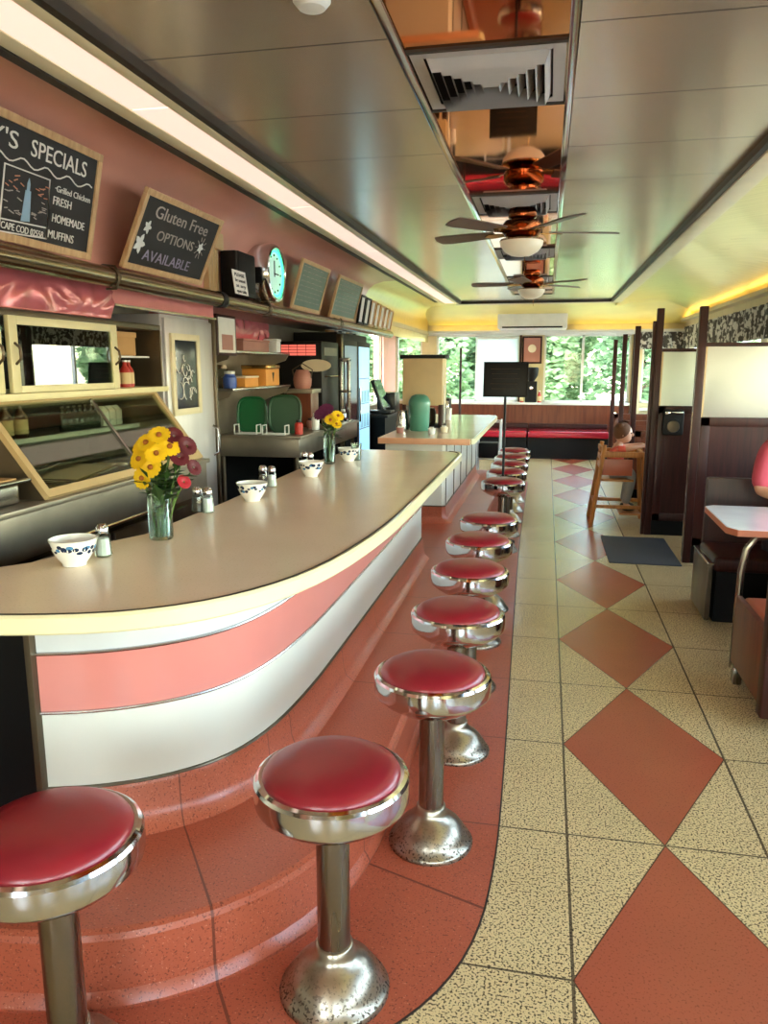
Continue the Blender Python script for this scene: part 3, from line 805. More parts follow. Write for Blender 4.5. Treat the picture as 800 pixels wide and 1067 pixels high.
# flowers
def petals(bm, c, n, r, d, cup=.25, w=.30):
    d = d.normalized(); u, v_ = frame_axes(d)
    for lay in range(2):
        for k in range(n):
            a = 2 * PI * (k + .5 * lay) / n; e = u * math.cos(a) + v_ * math.sin(a); s = d.cross(e)
            L = r * (1 - .18 * lay); W = r * w
            p0 = c + e * r * .12; p1 = c + e * L * .6 + d * (cup * r * .35 + .002 * lay); p2 = c + e * L + d * cup * r * (.3 + .4 * lay)
            a0 = bm.verts.new(p0); b0_ = bm.verts.new(p1 + s * W); b1 = bm.verts.new(p1 - s * W); e0 = bm.verts.new(p2 + s * W * .45); e1 = bm.verts.new(p2 - s * W * .45)
            bm.faces.new((a0, b0_, b1)); bm.faces.new((b0_, e0, e1, b1))
def flower(c, foot, d, r, mat, label, cat, eye=True, group=None, name='daisy', n=13):
    c = Vector(c); foot = Vector(foot); d = Vector(d)
    t = thing(name, foot, label, cat, group)
    bm = bmesh.new(); petals(bm, c, n, r, d); ob('petals', bm, mat, t, smooth=0)
    if eye:
        bm = bmesh.new(); ball(bm, c + d.normalized() * .004, (r * .24, r * .24, r * .24), 12, 8); ob('flower_eye', bm, 'flower eye', t)
    mid = (c + foot) / 2 + Vector((0, 0, .02))
    ob('stem', B(tube, [foot, mid, c - d.normalized() * .004], .0028, 6), 'stem', t)
    return t
def leaf_spray(bm, rnd, c, n, spread, s):
    for _ in range(n):
        d = Vector((rnd.gauss(0, 1) * spread, rnd.gauss(0, 1) * spread, rnd.uniform(-.02, 1))).normalized(); p = Vector(c) + Vector((rnd.gauss(0, .3) * s, rnd.gauss(0, .3) * s, rnd.uniform(-.4, .9) * s))
        u, v_ = frame_axes(d); L = s * rnd.uniform(.6, 1.1); w = L * .28
        q = [bm.verts.new(p), bm.verts.new(p + d * L * .5 + u * w), bm.verts.new(p + d * L - v_ * L * .15), bm.verts.new(p + d * L * .5 - u * w)]
        bm.faces.new(q)
def vase(x, y, r, h, label):
    t = thing('flower_vase', (x, y, CT), label, 'vase')
    bm = bmesh.new(); lathe(bm, [(0, .0), (r - .004, 0), (r, .006), (r, h), (r - .003, h), (r - .004, .012), (0, .012)], (x, y, CT + .001), 32); ob('glass_body', bm, 'clear glass', t)
    bm = bmesh.new(); lathe(bm, [(0, .014), (r - .005, .014), (r - .005, h * .45), (0, h * .45)], (x, y, CT + .001), 24); ob('water', bm, 'water', t)
    return t
# large vase
vx, vy = -1.315, 2.44
vase(vx, vy, .042, .20, 'tall clear glass vase of yellow and red flowers, nearer of the two')
cam_dir = Vector((.45, -.85, .25))
ys = [(-.062, -.02, .345, 'yellow daisy lowest at the left of the large bunch'), (-.035, -.01, .40, 'yellow daisy at the upper left of the large bunch'), (.008, -.03, .365, 'yellow daisy facing forward in the middle of the large bunch'),
      (-.015, -.035, .318, 'yellow daisy low in the middle of the large bunch'), (.012, .0, .425, 'yellow daisy at the top of the large bunch'), (.05, -.0, .385, 'yellow daisy at the right of the large bunch'), (-.055, .0, .385, 'yellow daisy at the far left of the large bunch'), (-.05, -.03, .28, 'orange tinged yellow daisy hanging lowest in the large bunch')]
yaw_v = Vector((math.cos(yaw), math.sin(yaw), 0)); fwd_v = Vector((-math.sin(yaw), math.cos(yaw), 0))
k_ = 0
for (a, b, z, l) in ys:
    c = Vector((vx, vy, CT)) + yaw_v * a * .9 + fwd_v * b + Vector((0, 0, z - .058))
    d = Vector((a * 6, -.55 + b, .35 + (z - .35) * 4)); d = yaw_v * d.x + fwd_v * d.y + Vector((0, 0, d.z))
    an = k_ * 2.3; k_ += 1
    flower(c, (vx + .015 * math.cos(an), vy + .015 * math.sin(an), CT + .016), d, .040, 'petal yellow', l, 'flower', True, 'flowers in the large vase')
rs = [(.085, .0, .35, 'dark red chrysanthemum at the right of the large bunch', 'petal red', .036), (.11, .03, .385, 'dark red chrysanthemum farthest right in the large bunch', 'petal red', .036), (.06, .03, .42, 'dark red chrysanthemum high at the back of the large bunch', 'petal red', .034), (.105, -.02, .265, 'crimson bloom hanging low at the right of the large bunch', 'petal crimson', .026), (.135, .02, .31, 'dark red bloom at the lower right edge of the large bunch', 'petal red', .03)]
for (a, b, z, l, m, r) in rs:
    c = Vector((vx, vy, CT)) + yaw_v * a * .9 + fwd_v * b + Vector((0, 0, z - .058)); d = yaw_v * (a * 5) + fwd_v * -.5 + Vector((0, 0, .4)); an = k_ * 2.3; k_ += 1
    flower(c, (vx + .018 * math.cos(an), vy + .018 * math.sin(an), CT + .016), d, r, m, l, 'flower', False, 'flowers in the large vase', 'chrysanthemum', 17)
bm = bmesh.new(); rnd = random.Random(5); leaf_spray(bm, rnd, (vx + .01, vy, CT + .17), 60, .8, .07); leaf_spray(bm, rnd, (vx + .05, vy, CT + .19), 22, 1.2, .08)
leaf_spray(bm, rnd, (vx, vy, CT + .12), 14, .4, .06)
for k in range(5): tube(bm, [(vx + .012 * math.cos(k * 1.7), vy + .012 * math.sin(k * 1.7), CT + .017), (vx - .01 * math.cos(k * 1.7), vy - .01 * math.sin(k * 1.7), CT + .2)], .0024, 5)
o = ob('greenery', bm, 'leaf', at=(vx, vy, CT + .016), smooth=0); tag(o, 'green leaves filling the neck of the large vase', 'foliage')
# small far vase
vx, vy = -1.315, 4.63
vase(vx, vy, .036, .19, 'slim clear glass vase with few flowers, farther of the two')
for (a, b, z, l, m, r, e) in [(.01, -.03, .275, 'yellow daisy at the front of the far vase', 'petal yellow', .04, True), (.055, -.01, .30, 'yellow daisy at the right of the far vase', 'petal yellow', .04, True), (.045, -.02, .25, 'yellow daisy low at the right of the far vase', 'petal yellow', .036, True), (-.05, .0, .31, 'dark purple bloom at the left of the far vase', 'petal purple', .05, False), (-.02, .02, .335, 'dark purple bloom at the top of the far vase', 'petal purple', .05, False)]:
    c = Vector((vx, vy, CT)) + yaw_v * a + fwd_v * b + Vector((0, 0, z)); d = yaw_v * (a * 5) + fwd_v * -.5 + Vector((0, 0, .5)); an = k_ * 2.3; k_ += 1
    flower(c, (vx + .012 * math.cos(an), vy + .012 * math.sin(an), CT + .016), d, r, m, l, 'flower', e, 'flowers in the far vase', 'daisy' if e else 'chrysanthemum')
bm = bmesh.new(); leaf_spray(bm, rnd, (vx, vy, CT + .18), 44, .8, .07)
for k in range(4): tube(bm, [(vx + .012 * math.cos(k * 1.7), vy + .012 * math.sin(k * 1.7), CT + .017), (vx, vy, CT + .2)], .0024, 5)
o = ob('greenery', bm, 'leaf', at=(vx, vy, CT + .016), smooth=0); tag(o, 'green leaves filling the neck of the far vase', 'foliage')

# ================================================================ BACK BAR (left)
XB = XL
# steel work counter under the pastry case
T = thing('steel_back_counter', (-2.35, 3.3, 0), 'steel back counter under the pastry case, with drawers below', 'counter')
ob('worktop', B(box, XB, -1.96, 1.96, 4.28, .985, 1.01, .006), 'dull steel', T)
ob('body', B(box, XB, -2.02, 1.96, 4.28, .0, .985), 'dark steel', T, smooth=0)
ob('apron', B(box, -2.02, -1.985, 1.96, 4.28, .80, .985, .004), 'dull steel', T)
bm = bmesh.new(); tube(bm, [(-1.99, 2.75, .83), (-1.95, 2.78, .83), (-1.95, 3.72, .83), (-1.99, 3.75, .83)], .009, 8); ob('towel_rail', bm, 'chrome', T)['label'] = 'chrome towel rail'
for k in range(4):
    y = 2.0 + k * .42
    d = ob('drawer', B(box, -2.02, -1.995, y, y + .38, .54, .77, .006), 'dull steel', T)
    bm = bmesh.new(); tube(bm, [(-1.995, y + .07, .70), (-1.965, y + .08, .70), (-1.965, y + .30, .70), (-1.995, y + .31, .70)], .006, 8); ob('handle', bm, 'chrome', d)
t = thing('steel_pan', (-2.15, 2.35, 1.01), 'grey steel food pan on the back counter, left of the pastry case', 'pan')
bm = bmesh.new(); box(bm, -2.28, -2.03, 2.0, 2.66, 1.012, 1.10, .03, 3); ob('body', bm, 'stainless', t)
bm = bmesh.new(); box(bm, -2.31, -2.0, 1.97, 2.69, 1.10, 1.112, .005); ob('rim', bm, 'stainless', t)
ob('contents', B(box, -2.27, -2.04, 2.01, 2.65, 1.111, 1.116), 'tan paper', t)

# slanted pastry case
T = thing('pastry_case', (-2.35, 3.5, 1.01), 'slant fronted glass pastry case with a tan frame, below the cream cabinet', 'display case')
ya, yb = 2.74, 4.20
def slant(bm, y0, y1, t0, t1, d0, d1):
    a = Vector((-1.975, 0, 1.02)); b = Vector((-2.26, 0, 1.405)); e = (b - a); n = Vector((e.z, 0, -e.x)).normalized()
    for (y, s) in ((y0, 1), (y1, -1)): pass
    P = [a + e * t0 + n * d0, a + e * t1 + n * d0, a + e * t1 + n * d1, a + e * t0 + n * d1]
    lo = [bm.verts.new((p.x, y0, p.z)) for p in P]; hi = [bm.verts.new((p.x, y1, p.z)) for p in P]
    bm.faces.new(lo); bm.faces.new(hi[::-1])
    for i in range(4): bm.faces.new((lo[i], lo[(i + 1) % 4], hi[(i + 1) % 4], hi[i]))
for (y0, y1, t0, t1, nm) in ((ya, yb, 0, .075, 'bottom_rail'), (ya, ya + .035, .075, 1, 'side_rail'), (yb - .035, yb, .075, 1, 'side_rail'), (ya + .035, yb - .035, .96, 1, 'top_rail')):
    ob(nm, B(slant, y0, y1, t0, t1, -.012, .012), 'case frame', T)
ob('mullion', B(slant, 3.52, 3.535, .075, .96, -.006, .006), 'stainless', T)
ob('glass_front', B(slant, ya + .03, yb - .03, .07, .97, -.003, .003), 'case glass', T)
for y in (ya + .01, yb - .01):
    bm = bmesh.new(); M = Matrix(((0, 0, 0, 0),) * 4)
    P = [(-2.70, 1.012), (-1.985, 1.012), (-2.26, 1.40), (-2.70, 1.40)]
    lo = [bm.verts.new((p[0], y - .006, p[1])) for p in P]; hi = [bm.verts.new((p[0], y + .006, p[1])) for p in P]
    bm.faces.new(lo); bm.faces.new(hi[::-1])
    for i in range(4): bm.faces.new((lo[i], lo[(i + 1) % 4], hi[(i + 1) % 4], hi[i]))
    ob('side_panel', bm, 'dark steel', T)
ob('back_panel', B(box, -2.71, -2.70, ya, yb, 1.012, 1.40), 'soft black', T)
sh_ = ob('shelf', B(box, -2.69, -2.36, ya + .02, yb - .02, 1.205, 1.217), 'dark steel', T)
ob('shelf_edge', B(box, -2.362, -2.354, ya + .02, yb - .02, 1.2, 1.222), 'white paint', sh_)
ob('added_case_light', B(tube, [(-2.34, ya + .05, 1.385), (-2.34, yb - .05, 1.385)], .008, 8), emit('added case light', (255, 232, 190), 3.0), T)  # lamp added inside the case to brighten its contents
# contents of the case
def make_bottle(h, r, m, cap, name, lab=None):
    t = thing(name, (0, 0, 0), '', 'bottle')
    ob('body', B(lathe, [(0, 0), (r * .95, 0), (r, .01), (r, h * .58), (r * .8, h * .68), (r * .38, h * .80), (r * .36, h * .94), (0, h * .94)], (0, 0, 0), 16), m, t)
    ob('cap', B(lathe, [(r * .42, h * .93), (r * .42, h), (0, h)], (0, 0, 0), 12), cap, t)
    if lab: ob('label_band', B(lathe, [(r * 1.01, h * .12), (r * 1.02, h * .14), (r * 1.02, h * .52), (r * 1.01, h * .54)], (0, 0, 0), 16), lab, t)
    return t
pb = make_bottle(.165, .034, 'bottle brown', 'brass', 'sauce_bottle', 'label tan'); pb['group'] = 'brown bottles in the pastry case'
for i, y in enumerate((2.88, 3.01, 3.115, 3.22)):
    l = 'brown bottle with a tan label on the case shelf, %s from the left' % ('first', 'second', 'third', 'fourth')[i]
    if i == 0: pb.location = (-2.43, y, 1.217); pb['label'] = l
    else: repeat(pb, (-2.43, y, 1.217), l)
ps = make_bottle(.13, .02, 'bottle dark', 'dull steel', 'spice_bottle'); ps['group'] = 'small dark bottles in the pastry case'
for i in range(7):
    l = 'small dark bottle on the right half of the case shelf, %s from the left' % ('first', 'second', 'third', 'fourth', 'fifth', 'sixth', 'seventh')[i]
    if i == 0: ps.location = (-2.45, 3.58, 1.217); ps['label'] = l
    else: repeat(ps, (-2.45, 3.58 + i * .052, 1.217), l)
for i in range(3):
    t = thing('white_carton', (-2.47, 3.97 + i * .07, 1.217), 'small white carton at the right end of the case shelf, %s from the left' % ('first', 'second', 'third')[i], 'carton', 'white cartons in the pastry case')
    y = 3.97 + i * .07; ob('body', B(box, -2.50, -2.44, y - .03, y + .03, 1.218, 1.30, .003), 'white plastic', t)
    ob('top_fold', B(prism, [(-.03, 0), (.03, 0), (0, .03)], -.028, .028, Matrix.Translation((-2.47, y, 1.30)) @ Matrix.Rotation(PI / 2, 4, 'X')), 'white paint', t)
for i, (y, l, m) in enumerate(((2.98, 'pale glass cake tray lying at the left of the case floor', 'case frame'), (3.38, 'pale tray tilted in the middle of the case floor', 'cream plate'), (3.82, 'greenish glass tray at the right of the case floor', 'stainless'))):
    t = thing('serving_tray', (-2.3, y, 1.012), l, 'tray', 'trays in the pastry case')
    Mt = Matrix.Translation((-2.3, y, 1.03)) @ Matrix.Rotation((-.12, .1, -.05)[i], 4, 'X')
    bm = bmesh.new(); box(bm, -.16, .16, -.17, .17, -.006, .006, .004, mat=Mt); ob('base', bm, m, t)
    bm = bmesh.new(); pts = [Mt @ Vector(p) for p in ((-.16, -.17, .01), (.16, -.17, .01), (.16, .17, .01), (-.16, .17, .01))]; tube(bm, pts, .007, 6, closed=True); ob('rim', bm, 'chrome', t)

# upper cream cabinet
T = thing('wall_cabinet', (-2.5, 3.2, 1.41), 'cream framed wall cabinet with a glass sliding door, open at its right end', 'cabinet')
y0, y1 = 1.6, 4.30
bm = bmesh.new()
ob('top_panel', B(box, XB, -2.25, y0, y1, 1.76, 1.79, .004), 'dark steel', T)
ob('bottom_ledge', B(box, XB, -2.225, y0, y1 + .02, 1.405, 1.435, .004), 'cream paint', T)
ob('back_panel', B(box, XB, XB + .015, y0, y1, 1.435, 1.76), 'soft black', T)
ob('end_panel', B(box, XB, -2.25, y1 - .015, y1, 1.435, 1.76), 'dark steel', T); ob('end_panel', B(box, XB, -2.25, y0, y0 + .015, 1.435, 1.76), 'dark steel', T)
ob('shelf', B(box, XB + .015, -2.32, y0 + .02, y1 - .02, 1.60, 1.61), 'white paint', T)
for (a, b) in ((2.93, 3.78), (1.66, 2.88)):
    bm = bmesh.new(); w = .055
    box(bm, -2.25, -2.228, a, a + w, 1.437, 1.765, .003); box(bm, -2.25, -2.228, b - w, b, 1.437, 1.765, .003)
    box(bm, -2.25, -2.228, a + w, b - w, 1.437, 1.437 + .03, .003); box(bm, -2.25, -2.228, a + w, b - w, 1.728, 1.765, .003)
    d = ob('door', bm, 'cream paint', T)
    ob('pane', B(box, -2.241, -2.237, a + w, b - w, 1.465, 1.73), 'tinted glass', d, smooth=0)
    for yh in (a + .03, b - .03):
        bm = bmesh.new(); tube(bm, [(-2.228, yh, 1.56), (-2.205, yh, 1.58), (-2.20, yh, 1.605), (-2.205, yh, 1.63), (-2.228, yh, 1.65)], .006, 8); ob('handle', bm, 'dark steel', d)
t0 = thing('drinking_glass', (0, 0, 0), '', 'glass', 'glasses inside the cream cabinet')
ob('body', B(lathe, [(0, 0), (.028, 0), (.036, .12), (.033, .12), (.025, .008), (0, .008)], (0, 0, 0), 14), 'clear glass', t0)
lo = ['first', 'second', 'third', 'fourth', 'fifth', 'sixth', 'seventh', 'eighth']
for i in range(8):
    p = (-2.42, 3.0 + i * .095, 1.611); l = 'clear glass on the upper shelf behind the cabinet door, %s from the left' % lo[i]
    if i == 0: t0.location = p; t0['label'] = l
    else: repeat(t0, p, l)
t0 = make_bottle(.15, .03, 'red plastic', 'white plastic', 'ketchup_bottle', 'label tan'); t0['group'] = 'red bottles in the open end of the cabinet'
for i in range(4):
    p = (-2.33 - .02 * (i % 2), 3.86 + i * .075, 1.436); l = 'red bottle in the open end of the cream cabinet, %s from the left' % lo[i]
    if i == 0: t0.location = p; t0['label'] = l
    else: repeat(t0, p, l)
t = thing('paper_bag', (-2.5, 4.1, 1.61), 'tan paper bag on the cabinet shelf above the red bottles', 'bag')
bm = bmesh.new(); box(bm, -2.56, -2.36, 4.0, 4.2, 1.612, 1.72, .006); ob('body', bm, 'tan paper', t)
bm = bmesh.new(); box(bm, -2.565, -2.355, 3.995, 4.205, 1.715, 1.745, .004); ob('fold', bm, 'tan paper', t)

# steel refrigerator column to the right of the case
T = thing('steel_refrigerator', (-2.5, 4.66, 0), 'tall brushed steel refrigerator with a small framed dark window', 'refrigerator')
ob('body', B(box, XB, -2.262, 4.32, 5.03, 0, 1.86, .006), 'fridge steel', T)
dr = ob('door', B(box, -2.262, -2.24, 4.335, 5.0, .08, 1.84, .008), 'fridge steel', T)
bm = bmesh.new()
for (a, b, lo_, hi) in ((4.38, 4.42, 1.25, 1.75), (4.73, 4.77, 1.25, 1.75), (4.42, 4.73, 1.25, 1.29), (4.42, 4.73, 1.71, 1.75)): box(bm, -2.24, -2.222, a, b, lo_, hi, .003)
ob('window_frame', bm, 'trough cream', dr)
ob('window_pane', B(box, -2.24, -2.232, 4.42, 4.73, 1.29, 1.71), 'fridge dark', dr)
bm = bmesh.new(); rnd = random.Random(12)
for k in range(14):
    a0 = rnd.uniform(0, 6.28); cy, cz = 4.575 + rnd.uniform(-.1, .1), 1.50 + rnd.uniform(-.15, .15); r = rnd.uniform(.02, .06)
    pts = [(-2.229, max(4.43, min(4.72, cy + r * math.cos(a0 + j * .5) * (1 - j * .07))), max(1.30, min(1.70, cz + r * math.sin(a0 + j * .5)))) for j in range(8)]
    tube(bm, pts, .0028, 5)
ob('etched_scrolls', bm, 'chalk', dr)
bm = bmesh.new(); tube(bm, [(-2.24, 4.96, .95), (-2.2, 4.96, .97), (-2.2, 4.96, 1.13), (-2.24, 4.96, 1.15)], .009, 8); ob('handle', bm, 'chrome', dr)
ob('corner_trim', B(box, -2.262, -2.225, 5.0, 5.035, 0, 1.87, .004), 'dark steel', T)

# pink padded valances and boards below the pipe
def pleats(bm, y0, y1, z0, z1, x, n):
    cols = 60; rows = 10
    g = []
    for i in range(cols + 1):
        col = []
        for j in range(rows + 1):
            y = y0 + (y1 - y0) * i / cols; z = z0 + (z1 - z0) * j / rows
            u = (i / cols * n) % 1.0; v_ = j / rows
            ang = math.atan2(v_ - (.0 if int(i / cols * n) % 2 else 1.0), u - .5)
            dd = .012 * math.sin(PI * v_) + .006 * math.sin(ang * 13)
            col.append(bm.verts.new((x + dd, y, z)))
        g.append(col)
    for i in range(cols):
        for j in range(rows): bm.faces.new((g[i][j], g[i + 1][j], g[i + 1][j + 1], g[i][j + 1]))
T = thing('padded_valance', (-2.24, 2.9, 1.83), 'shiny pink pleated padding above the cream cabinet', 'valance')
ob('padding', B(pleats, 2.0, 3.74, 1.80, 1.962, -2.225, 4), 'pink quilt', T, smooth=80)
ob('backing', B(box, -2.27, -2.235, 2.0, 3.74, 1.795, 1.964), 'pink board', T)
T = thing('padded_valance', (-2.6, 6.1, 1.85), 'shiny pink pleated padding on the back wall above the shelves', 'valance')
ob('padding', B(pleats, 5.1, 7.35, 1.80, 1.962, -2.70, 5), 'pink quilt', T, smooth=80)
ob('backing', B(box, XB, -2.71, 5.1, 7.35, 1.795, 1.964), 'pink board', T)
T = thing('pink_fascia', (-2.25, 4.3, 1.87), 'plain pink fascia board between the padding and the steel refrigerator top', 'board')
ob('board', B(box, -2.26, -2.235, 3.76, 5.03, 1.872, 1.964), 'pink board', T); ob('lower_lip', B(box, -2.26, -2.215, 3.76, 5.03, 1.862, 1.874), 'stainless', T)

# big pipe along the header
T = thing('overhead_pipe', (-2.0, 5, 1.96), 'long polished metal pipe running under the chalkboards', 'pipe')
ob('run', B(cyl, (-2.0, 1.0, 1.958), (-2.0, 4.58, 1.958), .045, seg=28), 'pipe metal', T); ob('run', B(cyl, (-2.0, 4.62, 1.955), (-2.0, 9.95, 1.955), .043, seg=28), 'pipe metal', T)
ob('coupling', B(cyl, (-2.0, 4.57, 1.957), (-2.0, 4.635, 1.957), .05, seg=28), 'soft black', T)
ob('end_cap', B(lathe, [(.043, 0), (.043, .01), (.03, .025), (0, .03)], (-2.0, 9.95, 1.955), 20, Matrix.Rotation(-PI / 2, 3, 'X')), 'chrome', T)
for y in (3.36, 5.4, 7.4):
    bm = bmesh.new(); tube(bm, [(-2.09, y, 1.99), (-2.03, y, 2.012), (-1.97, y, 2.005), (-1.945, y, 1.955), (-1.97, y, 1.905), (-2.02, y, 1.905)], .006, 6); ob('hanger', bm, 'dark steel', T)

# ---------------------------------------------------------------- chalkboards
def board(y0, y1, h, x0, x1, z0, label, face, fw=.03, frame='frame wood', group='chalkboards above the pipe'):
    up = Vector((x1 - x0, 0, math.sqrt(max(.001, h * h - (x1 - x0) ** 2))))
    M = basis((x0, y0, z0), (0, 1, 0), up); w = y1 - y0
    t = thing('chalkboard', (x0, (y0 + y1) / 2, z0), label, 'chalkboard', group)
    ob('slate', B(box, fw * .5, w - fw * .5, fw * .5, h - fw * .5, -.006, .004, mat=M), face, t, smooth=0)
    bm = bmesh.new()
    for (a, b, c, d) in ((0, w, 0, fw), (0, w, h - fw, h), (0, fw, fw, h - fw), (w - fw, w, fw, h - fw)): box(bm, a, b, c, d, -.010, .012, .003, mat=M)
    ob('frame', bm, frame, t)
    return t, M @ Matrix.Translation((0, 0, .0045))
def stroke(bm, M, pts, r=.003): tube(bm, [M @ Vector((p[0], p[1], .001)) for p in pts], r, 5)
t, M = board(2.0, 3.19, .44, -1.995, -1.90, 2.01, 'large chalkboard of specials with a lighthouse drawing, at the left edge', 'slate')
text(t, 'lettering', "TODAY'S", M @ Matrix.Translation((.16, .325, 0)), .085, 'chalk', .50)
text(t, 'lettering', "SPECIALS", M @ Matrix.Translation((.735, .325, 0)), .085, 'chalk', .355)
bm = bmesh.new(); stroke(bm, M, [(.1 + i * .02, .292 + .012 * math.sin(i * .9) * (1 if i % 7 else .2)) for i in range(53)], .003)
stroke(bm, M, [(.60, .03), (.60, .265), (.86, .265), (.875, .045), (.60, .03)], .0035)
stroke(bm, M, [(.60, .075), (.868, .085)], .003)
ob('chalk_lines', bm, 'chalk', t)
text(t, 'lettering', "CAPE COD 02558", M @ Matrix.Translation((.61, .043, 0)), .036, 'chalk', .245)
bm = bmesh.new(); prism(bm, [(.715, .085), (.765, .09), (.755, .20), (.748, .2), (.748, .225), (.74, .245), (.732, .225), (.732, .2), (.725, .2)], 0, .002, M); ob('lighthouse_drawing', bm, 'chalk blue', t, smooth=0)
rnd = random.Random(2); bm = bmesh.new(); bm2 = bmesh.new()
for k in range(34):
    u0 = rnd.choice((rnd.uniform(.61, .70), rnd.uniform(.77, .845))); v0 = rnd.uniform(.10, .25); L = rnd.uniform(.015, .03)
    stroke(bm2 if v0 > .19 else bm, M, [(u0, v0), (min(u0 + L, .86), v0 + rnd.uniform(-.008, .008))], .0022)
ob('chalk_waves', bm, 'chalk dim', t); ob('chalk_clouds', bm2, 'chalk orange', t)
text(t, 'lettering', "\u00b7Grilled Chicken", M @ Matrix.Translation((.90, .232, 0)), .034, 'chalk', .24)
text(t, 'lettering', "FRESH", M @ Matrix.Translation((.895, .182, 0)), .045, 'chalk', .12)
text(t, 'lettering', "HOMEMADE", M @ Matrix.Translation((.90, .116, 0)), .045, 'chalk', .22)
text(t, 'lettering', "MUFFINS", M @ Matrix.Translation((.885, .052, 0)), .045, 'chalk', .17)
t, M = board(3.45, 4.31, .385, -1.995, -1.835, 2.015, 'tilted chalkboard about gluten free options, with white paper flowers', 'slate')
text(t, 'lettering', "Gluten Free", M @ Matrix.Translation((.14, .27, 0)), .085, 'chalk dim', .58)
text(t, 'lettering', "OPTIONS", M @ Matrix.Translation((.22, .17, 0)), .07, 'chalk dim', .40)
text(t, 'lettering', "AVAILABLE", M @ Matrix.Translation((.15, .06, 0)), .075, 'chalk violet', .50)
for (u, v_, r, nm) in ((.11, .215, .032, 'small'), (.085, .13, .048, 'large'), (.70, .20, .030, 'daisy')):
    bm = bmesh.new(); pts = []
    for k in range(20):
        a = 2 * PI * k / 20; rr = r * (.78 + .28 * math.cos(a * 5)); pts.append((u + rr * math.cos(a), v_ + rr * math.sin(a)))
    prism(bm, pts, 0, .003, M); ob('paper_flower', bm, 'white paint', t, smooth=0)
bm = bmesh.new()
for k in range(10): a = 2 * PI * k / 10; stroke(bm, M, [(.70 + .036 * math.cos(a), .20 + .036 * math.sin(a)), (.70 + .06 * math.cos(a), .20 + .06 * math.sin(a))], .0018)
ob('chalk_rays', bm, 'chalk dim', t)
for (a, b, l) in ((5.95, 6.72, 'greenish menu chalkboard just right of the neon clock'), (7.05, 7.98, 'greenish menu chalkboard, last before the row of small frames')):
    t, M = board(a, b, .39, -1.995, -1.885, 2.005, l, 'slate green')
    bm = bmesh.new(); rnd = random.Random(int(a * 10))
    for k in range(8):
        v_ = .34 - k * .038; u = .08
        while u < b - a - .14:
            L = rnd.uniform(.04, .11); stroke(bm, M, [(u, v_), (u + L * .5, v_ + .006), (u + L, v_)], .0022); u += L + .03
    ob('chalk_writing', bm, 'chalk dim', t)
# row of small frames
mats_f = ['soft black', 'soft black', 'frame wood', 'brass', 'frame wood', 'brass', 'frame wood']
nm_f = ['black', 'second black', 'light wooden', 'gold', 'second light wooden', 'second gold', 'third light wooden']
for i in range(7):
    y0 = 8.12 + i * .255; w = .225; h = .30 - .008 * i
    M = basis((-1.99, y0, 2.0), (0, 1, 0), (.05, 0, h))
    t = thing('picture_frame', (-1.99, y0 + w / 2, 2.0), nm_f[i] + ' small picture frame in the row on the far end of the pipe', 'picture frame', 'small frames on the pipe')
    bm = bmesh.new(); fw = .022
    for (a, b, c, d) in ((0, w, 0, fw), (0, w, h - fw, h), (0, fw, fw, h - fw), (w - fw, w, fw, h - fw)): box(bm, a, b, c, d, -.01, .014, .002, mat=M)
    ob('frame', bm, mats_f[i], t); ob('picture', B(box, fw * .6, w - fw * .6, fw * .6, h - fw * .6, -.008, .0, mat=M), 'paper', t, smooth=0)

# loudspeaker, paper notice and neon clock
t = thing('loudspeaker', (-2.0, 4.85, 2.0), 'black box loudspeaker between the tilted chalkboard and the neon clock', 'loudspeaker')
ob('cabinet', B(box, -2.075, -1.965, 4.80, 5.14, 2.004, 2.28, .012), 'soft black', t); ob('grille', B(box, -1.97, -1.962, 4.83, 5.11, 2.03, 2.28, .003), 'black', t)
t = thing('paper_notice', (-1.93, 4.72, 2.0), 'small white paper notice in front of the black loudspeaker', 'notice')
M = basis((-1.935, 4.70, 2.003), (0, 1, 0), (-.02, 0, .15))
ob('sheet', B(box, 0, .22, 0, .15, -.002, .0015, mat=M), 'paper', t, smooth=0)
for k, s_ in enumerate(('PLEASE', 'be seated', 'at any', 'open table')): text(t, 'lettering', s_, M @ Matrix.Translation((.03, .112 - k * .034, .002)), .03, 'ink', .16)
t = thing('neon_clock', (-2.0, 5.36, 2.2), 'round chrome wall clock with a glowing green neon ring', 'clock')
MX = Matrix.Rotation(PI / 2, 3, 'Y'); c = (-2.098, 5.46, 2.205)
ob('case', B(lathe, [(.20, 0), (.205, .04), (.205, .15), (.195, .175), (.178, .18), (.172, .165), (.172, .15), (0, .15)], c, 40, MX), 'chrome', t)
ob('dial', B(lathe, [(.171, .1515), (0, .1515)], c, 40, MX), 'clock face', t)
bm = bmesh.new(); tube(bm, [(c[0] + .163, c[1] + .155 * math.cos(a), c[2] + .155 * math.sin(a)) for a in [2 * PI * k / 40 for k in range(40)]], .007, 8, closed=True); ob('neon_ring', bm, 'neon ring', t)
bm = bmesh.new(); box(bm, c[0] + .154, c[0] + .157, c[1] - .006, c[1] + .006, c[2] - .02, c[2] + .09); ob('hand', bm, 'black', t)
bm = bmesh.new(); box(bm, c[0] + .158, c[0] + .16, c[1] - .02, c[1] + .08, c[2] - .004, c[2] + .004); ob('hand', bm, 'black', t)
bm = bmesh.new()
for k in range(12): a = 2 * PI * k / 12; p = Vector((c[0] + .153, c[1] + .128 * math.cos(a), c[2] + .128 * math.sin(a))); ball(bm, p, .008, 8, 6)
ob('hour_mark', bm, 'ink', t)

